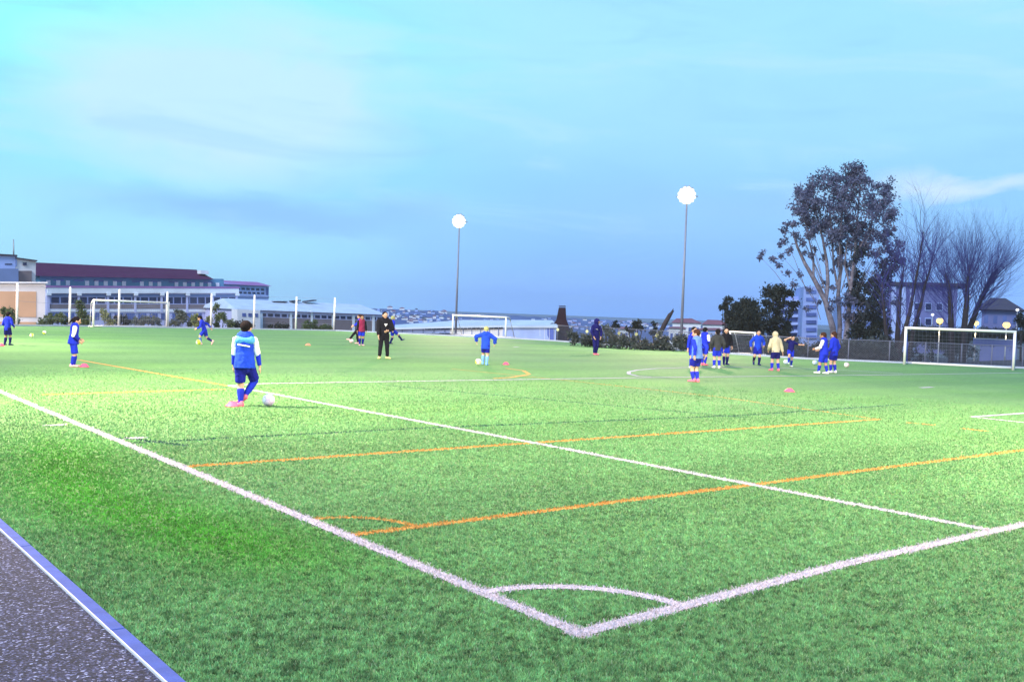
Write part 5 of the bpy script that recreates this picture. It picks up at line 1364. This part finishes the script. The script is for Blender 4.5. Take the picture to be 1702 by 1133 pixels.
T2.block([q[0], q[1], (q[1][0], q[1][1], -3), (q[0][0], q[0][1], -3)], tuple(dT * 12), 'wall', 'wall_blue2')
tl, tr, br, bl = [V(p) for p in q]
for i in range(5):
    a_ = .08 + i * .17; c_ = a_ + .08
    T2.block([tl.lerp(bl, a_).lerp(tr.lerp(br, a_), .05), tl.lerp(bl, a_).lerp(tr.lerp(br, a_), .95), tl.lerp(bl, c_).lerp(tr.lerp(br, c_), .95), tl.lerp(bl, c_).lerp(tr.lerp(br, c_), .05)], tuple(dT * .2), 'window_band', 'glass2', lift=.06)

# white modern building and hip-roofed house behind the bare trees
q = [(135.28, 77.14, 8.27), (143.55, 70.53, 8.48), (143.66, 70.06, -2.1), (135.4, 76.66, -2.49), (134.84, 77.51, 8.76), (144.85, 69.51, 9), (144.85, 69.49, 8.54), (134.84, 77.49, 8.3)]
G_ = Bld('modern_building', 'white flat-roofed building with a dark roof slab behind the leaning bare trees', 'building', q[1])
dG = V((.85, .52, 0))
G_.block([q[0], q[1], (q[1][0], q[1][1], -2), (q[0][0], q[0][1], -2)], tuple(dG * 10), 'wall', 'wall_dusk')
G_.block(q[4:8], tuple(dG * 12), 'roof_slab', 'roof_dark', lift=.8)
tl, tr, br, bl = [V(p) for p in q[0:4]]
for i in range(4):
    for j_ in range(2):
        u0, u1 = .36 + i * .16, .36 + i * .16 + .10; a_, c_ = .24 + j_ * .22, .36 + j_ * .22
        P_ = lambda u, v: tl.lerp(tr, u).lerp(bl.lerp(br, u), v)
        w = G_.block([P_(u0, a_), P_(u1, a_), P_(u1, c_), P_(u0, c_)], tuple(dG * .3), 'window', 'wall_blue2', lift=.06)
        G_.block([P_(u0 + .01, a_ + .015), P_(u1 - .01, a_ + .015), P_(u1 - .01, c_ - .015), P_(u0 + .01, c_ - .015)], tuple(dG * .2), 'pane', 'glass', w, lift=.10)
P_ = lambda u, v: tl.lerp(tr, u).lerp(bl.lerp(br, u), v)
for u0 in (.03, .17, .30):
    G_.block([P_(u0, .02), P_(u0 + .07, .02), P_(u0 + .07, .95), P_(u0, .95)], tuple(dG * .5), 'pillar', 'wall_paleblue', lift=.4)
house('lilac house with a dark hipped roof above the right post of the wide goal', [(131.46, 60.85, 4.76), (135.51, 57.62, 4.78), (132.35, 60.2, 6.55), (134.05, 58.85, 6.55)], 135, roof='roof_dark', wall='wall_dusk', nwin=4, over=.9, depth=9)

# low grey wall in the park behind the wide goal
q = [(90.78, 42.02, 0.97), (94, 39.45, 0.94)]
W_ = Bld('low_wall', 'low pale grey wall in the park seen through the wide goal', 'wall', q[0])
W_.block([q[0], q[1], (q[1][0], q[1][1], q[1][2] - .62), (q[0][0], q[0][1], q[0][2] - .62)], tuple(dG * .4), 'wall_face', 'wall_dusk')
W_.block([V(q[0]) + V((0, 0, .08)), V(q[1]) + V((0, 0, .08)), V(q[1]), V(q[0])], tuple(dG * .5), 'coping', 'concrete', lift=.05)

# street lamps
def street_lamp(label, p, h, m, r, power, group, col=(1, .74, .35)):
    zb = float(terrain_z(p[0], p[1]))
    root = empty('street_lamp', (p[0], p[1], zb)); tag(root, label, 'street lamp', group)
    h = p[2] - zb
    b = MB(); b.tube([(0, 0, -.1), (0, 0, .5), (0, 0, h - .2)], [.09, .06, .045], 10); b.build('pole', M['galvanised'], root, True)
    b = MB(); b.lathe([(.0, h + r * .95), (r * .8, h + r * .85), (r * .9, h + r * .75), (.0, h + r * .7)], 16); b.build('hood', M['galvanised'], root, True)
    b = MB(); b.ellipsoid((0, 0, h), r, r, r * .85, nu=18, nv=12); b.build('lamp_globe', M[m], root, True)
    if power:
        ld = bpy.data.lights.new('lamp_light', 'POINT'); ld.energy = power; ld.color = col; ld.shadow_soft_size = r
        lo = bpy.data.objects.new('lamp_light', ld); COL.objects.link(lo); lo.location = (0, 0, h - r - .7); lo.parent = root
SL = 'street lamps in the park on the right'
street_lamp('lit warm street lamp, leftmost of the three above the wide goal', (93.03, 46.69, 2.65), 3, 'warm_lamp', .34, 150, SL)
street_lamp('lit warm street lamp between the other two above the wide goal', (97.93, 45.33, 2.56), 3, 'warm_lamp', .30, 150, SL)
street_lamp('lit warm street lamp nearest the right post of the wide goal', (96.35, 41.46, 2.46), 3, 'warm_lamp', .36, 150, SL)
street_lamp('small white lamp left of the leftmost warm street lamp', (121.31, 62.53, 3.68), 3, 'white_lamp', .2, 0, SL)
street_lamp('small white lamp high at the right edge by the hipped roof', (125.01, 53.2, 4.63), 3, 'white_lamp', .2, 0, SL)
street_lamp('small white lamp seen through the broad bare tree', (123.13, 58.61, 6.28), 3, 'white_lamp', .15, 0, SL)

# ------------------------------------------------------------------ hills and the far town
M['hill'] = mat('hill_woods', (.060, .088, .25), .95, .2, .012, col2=(.12, .155, .38), detail=8)  # blue of the distance haze is mixed into the woods' colour
HP = [(318.61, 890.43, -20.14), (370.7, 849.14, -8.78), (396.35, 803.21, -2.59), (412.17, 765.04, 0.81), (418.73, 734.21, 2.12), (429.75, 712.57, 2.1), (440.38, 691.26, 2.34), (445.03, 661.89, 1.82), (454.72, 654.07, 0.05), (535.96, 717.19, 0.12), (593.5, 735.2, 0.15), (653.95, 750.88, -0.11), (717.3, 764.22, -0.72), (711.99, 704.35, -2.02), (703.77, 646.83, -2.88), (692.66, 591.6, -4.19), (731.86, 560.11, -7.35), (797.14, 507.81, -8.73)]
top = sorted((math.atan2(p[0] + 3.77, p[1] + 4), math.hypot(p[0] + 3.77, p[1] + 4), p[2]) for p in HP)
ta, td_, tz = [np.array(q) for q in zip(*top)]
def hill_z(a, D):
    Dt, zt = np.interp(a, ta, td_), np.interp(a, ta, tz)
    s_ = (D - 330) / (Dt - 330)
    wob = mnoise.noise(V((a * 34, D * .013, 3.3))) * 4.5 * min(1, max(0, s_) * 2.5) * (.35 if s_ > .8 else 1)
    return (-26 + (zt + 26) * min(1, max(0, s_)) if s_ <= 1 else zt - (s_ - 1) * 60) + wob * (s_ < 1.02)
b = MB(); aa = np.linspace(ta[0], ta[-1], 190); dd_ = [330 + (q / 26) ** 1.0 * 760 for q in range(27)]
vv = []
for D in dd_:
    for a in aa:
        vv.append((-3.77 + math.sin(a) * D, -4 + math.cos(a) * D, hill_z(a, D)))
m_ = len(aa)
b.add(vv, [(j * m_ + i, j * m_ + i + 1, (j + 1) * m_ + i + 1, (j + 1) * m_ + i) for j in range(len(dd_) - 1) for i in range(m_ - 1)])
tag(b.build('hills', M['hill'], None, True), kind='structure')
def on_hill(p):
    """drop a house on to the hillside along its line of sight"""
    a = math.atan2(p[0] + 3.77, p[1] + 4); k = (p[2] - 1.783) / math.hypot(p[0] + 3.77, p[1] + 4)
    D = 340.0; Dm = float(np.interp(a, ta, td_)) - 6
    while D < Dm and 1.783 + k * D > hill_z(a, D): D += 6
    return (-3.77 + math.sin(a) * D, -4 + math.cos(a) * D, hill_z(a, D))
def town_house(p, w, h, lab, grp, wall, roof):
    d = V((p[0] + 3.77, p[1] + 4, 0)).normalized(); s_ = V((d.y, -d.x, 0))
    o_ = V(p)
    root = empty('house', o_); tag(root, lab, 'house', grp)
    b = MB()
    fr = [s_ * -w, s_ * w]
    b.hexa([fr[0] + V((0, 0, -h * .9)), fr[1] + V((0, 0, -h * .9)), fr[1] + d * 8 + V((0, 0, -h * .9)), fr[0] + d * 8 + V((0, 0, -h * .9))], [fr[0] + V((0, 0, h)), fr[1] + V((0, 0, h)), fr[1] + d * 8 + V((0, 0, h)), fr[0] + d * 8 + V((0, 0, h))]); b.build('wall', M[wall], root)
    b = MB(); e = .3
    f = [s_ * -(w + e) - d * e, s_ * (w + e) - d * e, s_ * (w + e) + d * (8 + e), s_ * -(w + e) + d * (8 + e)]
    b.add([p_ + V((0, 0, h)) for p_ in f] + [s_ * -w * .5 + d * 4 + V((0, 0, h * 1.45)), s_ * w * .5 + d * 4 + V((0, 0, h * 1.45))], [(3, 2, 1, 0), (0, 1, 5, 4), (1, 2, 5), (2, 3, 4, 5), (3, 0, 4)]); b.build('roof', M[roof], root)
p_k = lambda p: math.hypot(p[0] + 3.77, p[1] + 4) / 1616
HW = 'tiny white houses on the hillside left of the farther mast'
rr = random.Random(4)
for p in [(307.32, 515.76, -0.14), (288.76, 479.31, -1.64), (322.47, 529.33, 1.56), (313.71, 510.64, -0.58), (273.16, 440.51, -2.43), (328.47, 524.51, 1.08), (309.3, 488.52, -0.92), (268.07, 418.95, -2.62), (249.32, 408.32, -3.12), (335.67, 518.73, 0.65), (282.96, 432.7, -1.65), (262.31, 397.93, -2.8), (331.11, 496.72, -0.13), (277.26, 411.61, -2.19), (364.35, 534.2, 0.37), (372.24, 540.74, 1.27), (225.81, 350.25, -3.16), (227.33, 361.85, -3.2), (219.14, 329.96, -3.22), (233.52, 344.09, -2.8), (206.19, 340.3, -3.83), (246.07, 410.91, -3.27), (260.98, 424.67, -1.54), (270.25, 417.2, -2.86), (264.98, 421.41, -3.02), (272.09, 415.66, -4.72), (272.72, 415.2, -3.36), (255.83, 428.64, -5.74), (254.23, 429.94, -5.29), (279.15, 410.01, -4.79), (261.65, 424.05, -3.7), (260.87, 424.8, -0.27), (283.92, 406.22, -3.86), (268.05, 418.87, -5.28), (279.12, 410.05, -4.33), (268.2, 418.84, -2.83), (273.14, 414.86, -3.53), (258.33, 426.82, -0.61), (273.02, 414.93, -4.25), (280.04, 409.37, -2.52), (269.6, 417.78, -1.07), (276.19, 412.56, 0.23), (274.11, 414.05, -4.32), (255.78, 428.66, -6.17), (276.7, 412.14, 0.07), (271.69, 416, -4.12), (262.92, 423.1, -1.91), (254.73, 429.72, -0.16), (279.95, 409.5, -1.04), (268.11, 418.86, -4.08), (275.56, 412.89, -4.34), (280.35, 409.23, 0.27), (275.4, 413.07, -2.9), (281.6, 408.22, 0.24), (265.77, 420.75, -3.85), (277.99, 411.06, -1.26), (267.28, 419.51, -4.83), (282.09, 407.66, -4.59), (280.37, 409.12, -2.17), (256.8, 427.84, -6.19), (257.91, 427.14, -1.28), (260.33, 425.25, 0.32), (282.99, 407.01, -2.6), (266.95, 419.96, 0.54), (272.72, 415.31, -0.52), (262.89, 423.12, -1.91), (269.14, 418.08, -3.07), (265.44, 421.15, -0.24)]:
    p = on_hill(p)
    town_house(p, p_k(p) * rr.uniform(2.0, 4.6), p_k(p) * rr.uniform(2.0, 3.8), 'tiny white house on the blue hillside left of the farther mast', HW, rr.choice(['wall_white', 'trim_white', 'wall_paleblue']), rr.choice(['roof_tile', 'roof_dark', 'wall_paleblue']))
HT = 'tiny pale houses of the town right of the maroon stack'
for p in [(265.54, 292.85, -2.27), (253.19, 277.07, -3.19), (281.23, 305.93, -1.85), (241.41, 260.87, -3.29), (269.8, 289.43, -2.56), (312.15, 332.46, -1.45), (251.08, 265.95, -3.07), (287.53, 300.88, -2.07), (330.99, 343.02, -1.05), (277.15, 283.54, -2.71), (264.58, 267.97, -2.89), (296.87, 293.42, -1.63), (328.16, 319.66, -0.98), (303.77, 287.89, -1.83), (275.96, 258.87, -2.35), (347.06, 381.4, -1.2), (364.99, 392.7, -0.77), (243.89, 233.28, -2.46), (332.91, 367.04, -2.91), (366.83, 339.91, -2.4), (344.07, 358.14, -1.98), (370.57, 336.91, -2.47), (368.01, 338.95, -2.71), (346.7, 355.99, -3.34), (350.09, 353.33, -1.79), (352.54, 351.35, -2.3), (357.66, 347.16, -4.65), (355.63, 348.94, -0.45), (354.17, 350.01, -3.42), (356.67, 347.97, -4.42), (369.82, 337.51, -2.44), (352, 351.82, -1.42), (348.91, 354.17, -4.57), (360.77, 344.78, -1.75), (340.92, 360.7, -0.89), (343.54, 358.55, -2.35), (371.37, 336.19, -4.62), (352.57, 351.38, -0.75), (353.69, 350.44, -2.02), (331.62, 368.13, -1.42), (348.26, 354.69, -4.69), (355.01, 349.36, -2.7), (332.01, 367.71, -4.34), (356.47, 348.25, -1.24), (357.15, 347.66, -2.2), (333.64, 366.44, -3.25), (356.97, 347.7, -5.24), (350.34, 353.1, -2.65), (359.08, 346.14, -1.65), (345.63, 356.94, -0.67), (360.24, 345.15, -3.36), (361.5, 344.21, -1.53), (332.1, 367.64, -4.06), (333.68, 366.38, -4.3), (358.93, 346.27, -1.41), (370.76, 336.76, -2.27), (341.51, 360.1, -4.36), (349.94, 353.38, -3.69)]:
    p = on_hill(p)
    town_house(p, p_k(p) * rr.uniform(2.0, 4.2), p_k(p) * rr.uniform(1.8, 3.4), 'tiny pale house of the distant town right of the maroon stack', HT, rr.choice(['wall_white', 'wall_paleblue', 'wall_lilac']), rr.choice(['roof_tile', 'roof_dark', 'wall_blue']))
HM = 'tiny pale houses on the hillside above the middle goal'
for p in [(316.87, 379.94, -1.38), (300.18, 393.24, -2.97), (292.37, 399.49, -2.96), (298.23, 394.87, -0.96), (316.44, 380.25, -2.23), (297.49, 395.4, -2.66), (300.22, 393.23, -2.16), (302.75, 391.22, -1.73), (302.87, 391.15, -1.08), (302.48, 391.46, -1.25), (321.02, 376.64, -0.75), (293.29, 398.84, -0.57), (287.82, 403.16, -2.07), (321.84, 375.97, -0.93), (319.56, 377.74, -2.39), (323.41, 374.74, -0.23)]:
    p = on_hill(p)
    town_house(p, p_k(p) * rr.uniform(1.6, 3.2), p_k(p) * rr.uniform(1.4, 2.6), 'tiny pale house on the hillside above the roof of the pale shed', HM, rr.choice(['wall_white', 'wall_paleblue', 'wall_lilac']), rr.choice(['roof_tile', 'roof_dark', 'wall_blue']))
# ------------------------------------------------------------------ sky, sun, haze, camera
w = bpy.data.worlds.new('World'); scene.world = w
w.use_nodes = True
T = w.node_tree; N = T.nodes; L = T.links
for nd in list(N): N.remove(nd)
out = N.new('ShaderNodeOutputWorld'); bg = N.new('ShaderNodeBackground'); bg.inputs['Strength'].default_value = .1
L.new(bg.outputs[0], out.inputs['Surface'])
def mth(op, a, b=None, c=None, clamp=False):
    n_ = N.new('ShaderNodeMath'); n_.operation = op; n_.use_clamp = clamp
    for i, x in enumerate((a, b, c)):
        if x is None: continue
        if isinstance(x, (int, float)): n_.inputs[i].default_value = x
        else: L.new(x, n_.inputs[i])
    return n_.outputs[0]
def ramp(fac, stops, interp='EASE'):
    r = N.new('ShaderNodeValToRGB'); e = r.color_ramp.elements; r.color_ramp.interpolation = interp
    while len(e) < len(stops): e.new(.5)
    for q, (p, c) in zip(e, stops): q.position = p; q.color = (*c, 1) if hasattr(c, '__len__') else (c, c, c, 1)
    L.new(fac, r.inputs['Fac']); return r.outputs['Color']
def mixc(f, a, b, mode='MIX'):
    x = N.new('ShaderNodeMixRGB'); x.blend_type = mode
    for i, v in enumerate((f, a, b)):
        if isinstance(v, (int, float)): x.inputs[i].default_value = v
        elif hasattr(v, '__len__'): x.inputs[i].default_value = (*v, 1)
        else: L.new(v, x.inputs[i])
    return x.outputs[0]
tc = N.new('ShaderNodeTexCoord')
sx = N.new('ShaderNodeSeparateXYZ'); L.new(tc.outputs['Generated'], sx.inputs[0])
DEG = 180 / PI
az = mth('MULTIPLY', mth('ARCTAN2', sx.outputs[0], sx.outputs[1]), DEG)
el = mth('MULTIPLY', mth('ARCSINE', sx.outputs[2]), DEG)
cx_ = N.new('ShaderNodeCombineXYZ'); L.new(mth('MULTIPLY', az, .045), cx_.inputs[0]); L.new(mth('MULTIPLY', el, .11), cx_.inputs[1])
def noise(sc, det, ro=.5, dist=0.):
    q = N.new('ShaderNodeTexNoise'); q.inputs['Scale'].default_value = sc; q.inputs['Detail'].default_value = det; q.inputs['Roughness'].default_value = ro; q.inputs['Distortion'].default_value = dist
    L.new(cx_.outputs[0], q.inputs['Vector']); return q.outputs['Fac']
n1 = mth('SUBTRACT', noise(2.0, 5, .55, .6), .5)
n2 = mth('SUBTRACT', noise(5.0, 4, .5, .3), .5)
azn = mth('ADD', az, mth('ADD', mth('MULTIPLY', n1, 11), mth('MULTIPLY', n2, 3)))
eln = mth('ADD', el, mth('ADD', mth('MULTIPLY', n1, 4.2), mth('MULTIPLY', n2, 1.0)))
# clear-sky gradient: by elevation, cyan towards the left
e01 = mth('DIVIDE', el, 40, None, True)
right = ramp(e01, [(0, (.215, .46, 1.15)), (.07, (.235, .51, 1.12)), (.16, (.275, .61, 1.05)), (.28, (.35, .72, 1.0)), (.42, (.355, .76, 1.0)), (.62, (.26, .54, .95)), (1, (.17, .36, .80))])
left = ramp(e01, [(0, (.40, .78, 1.0)), (.10, (.36, .79, 1.0)), (.22, (.30, .80, 1.0)), (.36, (.30, .98, 1.0)), (.62, (.24, .56, .95)), (1, (.17, .36, .80))])
lr = ramp(mth('DIVIDE', mth('SUBTRACT', azn, 13), 33, None, True), [(0, 0.), (1, 1.)])
sky = mixc(lr, left, right)
def blob(a0, e0, ra, re, soft):
    d = mth('SQRT', mth('ADD', mth('POWER', mth('ABSOLUTE', mth('DIVIDE', mth('SUBTRACT', azn, a0), ra)), 2), mth('POWER', mth('ABSOLUTE', mth('DIVIDE', mth('SUBTRACT', eln, e0), re)), 2)))
    return mth('SUBTRACT', 1, mth('DIVIDE', mth('SUBTRACT', d, 1 - soft), soft, None, True))
veil = blob(22, 11.2, 12.5, 5.6, .5)
sky = mixc(mth('MULTIPLY', veil, .9), sky, (.56, .83, .98))
veil2 = blob(40, 15.5, 17, 5.5, .8)
sky = mixc(mth('MULTIPLY', veil2, .45), sky, (.42, .82, 1.0))
band = blob(24, 5.0, 15, 1.7, .7)
sky = mixc(mth('MULTIPLY', band, .95), sky, (.275, .57, 1.0))
band2 = blob(52, 6.0, 16, 2.6, .9)
sky = mixc(mth('MULTIPLY', band2, .45), sky, (.32, .57, 1.04))
pale_streak = mth('MULTIPLY', blob(63.5, 7.9, 6.5, .85, .8), .8)  # narrow pale streak across the sky on the right
sky = mixc(pale_streak, sky, (.68, .84, 1.0))
sky = mixc(mth('MULTIPLY', blob(47, 1.5, 22, 2.4, .9), .35), sky, (.235, .43, 1.0))
# broad torn cloud sheets, stretched along the horizon
cs = N.new('ShaderNodeCombineXYZ'); L.new(mth('ADD', mth('MULTIPLY', az, .030), mth('MULTIPLY', el, .020)), cs.inputs[0]); L.new(mth('MULTIPLY', el, .15), cs.inputs[1])
cn = N.new('ShaderNodeTexNoise'); cn.inputs['Scale'].default_value = 2.6; cn.inputs['Detail'].default_value = 7; cn.inputs['Roughness'].default_value = .55; cn.inputs['Distortion'].default_value = .9
L.new(cs.outputs[0], cn.inputs['Vector'])
up = ramp(mth('DIVIDE', el, 30, None, True), [(0, .15), (.12, .5), (.3, 1.0), (1, 1.0)])
sky = mixc(mth('MULTIPLY', mth('MULTIPLY', ramp(cn.outputs['Fac'], [(.50, 0.), (.72, 1.)]), up), .38), sky, (.52, .82, 1.0))
sky = mixc(mth('MULTIPLY', mth('MULTIPLY', ramp(cn.outputs['Fac'], [(.28, 1.), (.50, 0.)]), up), .34), sky, (.27, .60, 1.0))
sky = mixc(mth('MULTIPLY', blob(17, 2.6, 17, 2.6, .9), .7), sky, (.37, .80, 1.06))
tex = mth('ADD', 1, mth('MULTIPLY', n2, .06))
cc = N.new('ShaderNodeCombineXYZ')
for i in range(3): L.new(tex, cc.inputs[i])
sky = mixc(1.0, sky, cc.outputs[0], 'MULTIPLY')
below = mth('GREATER_THAN', 0, el)
sky = mixc(below, sky, (.10, .17, .36))
st = N.new('ShaderNodeTexSky'); st.sky_type = 'NISHITA'; st.sun_disc = False
SUN_EL, SUN_AZ = math.radians(38), math.radians(-112)
st.sun_elevation = math.radians(6); st.sun_rotation = SUN_AZ
ten = N.new('ShaderNodeVectorMath'); ten.operation = 'SCALE'; ten.inputs['Scale'].default_value = 10 * SKY_K
L.new(sky, ten.inputs[0])
fin = mixc(.06, ten.outputs[0], st.outputs[0])
L.new(fin, bg.inputs['Color'])

sl = bpy.data.lights.new('sun', 'SUN'); sl.energy = 2.4; sl.angle = math.radians(20); sl.color = (.97, .98, 1.0)
so = bpy.data.objects.new('sun', sl); COL.objects.link(so)
d = V((math.sin(SUN_AZ) * math.cos(SUN_EL), math.cos(SUN_AZ) * math.cos(SUN_EL), math.sin(SUN_EL)))
so.rotation_euler = (-d).to_track_quat('-Z', 'Y').to_euler(); so.location = d * 40
st.sun_elevation = SUN_EL

if HAZE:
    b = MB(); b.box(-900, 1600, -900, 1700, -30.5, 45)
    o = b.build('haze', None)
    hm = bpy.data.materials.new('haze'); t, n_, l_ = nt(hm)
    for x in list(n_): n_.remove(x)
    ou = n_.new('ShaderNodeOutputMaterial'); pv = n_.new('ShaderNodeVolumePrincipled')
    pv.inputs['Color'].default_value = (.66, .80, 1.0, 1); pv.inputs['Density'].default_value = HAZE; pv.inputs['Anisotropy'].default_value = .0
    l_.new(pv.outputs[0], ou.inputs['Volume'])
    o.data.materials.append(hm); tag(o, kind='stuff')

cd = bpy.data.cameras.new('camera'); cam = bpy.data.objects.new('camera', cd); COL.objects.link(cam)
cd.sensor_fit = 'HORIZONTAL'; cd.sensor_width = 36; cd.lens = 36 * 1615.8 / 1702
cd.clip_end = 20000; cd.clip_start = .05
yaw, pitch, roll = .675, -.0282, .0368
fw = V((math.sin(yaw) * math.cos(pitch), math.cos(yaw) * math.cos(pitch), math.sin(pitch)))
r_ = V((math.cos(yaw), -math.sin(yaw), 0)); u_ = r_.cross(fw)
r2 = r_ * math.cos(roll) + u_ * math.sin(roll); u2 = u_ * math.cos(roll) - r_ * math.sin(roll)
mt = Matrix((r2, u2, -fw)).transposed().to_4x4(); mt.translation = V((-3.771, -4.001, 1.783))
cam.matrix_world = mt
scene.camera = cam
scene.render.resolution_x, scene.render.resolution_y = 1024, 681
vs_ = scene.view_settings
vs_.view_transform = 'Standard'; vs_.look = 'None'; vs_.exposure = EXPO; vs_.gamma = 1.0; vs_.use_curve_mapping = False
scene.render.engine = 'CYCLES'
cy = scene.cycles
cy.use_denoising = True
cy.max_bounces = 6; cy.diffuse_bounces = 2; cy.glossy_bounces = 2; cy.transmission_bounces = 2; cy.volume_bounces = 0; cy.transparent_max_bounces = 8
cy.sample_clamp_indirect = 4.0
cy.caustics_reflective = False; cy.caustics_refractive = False
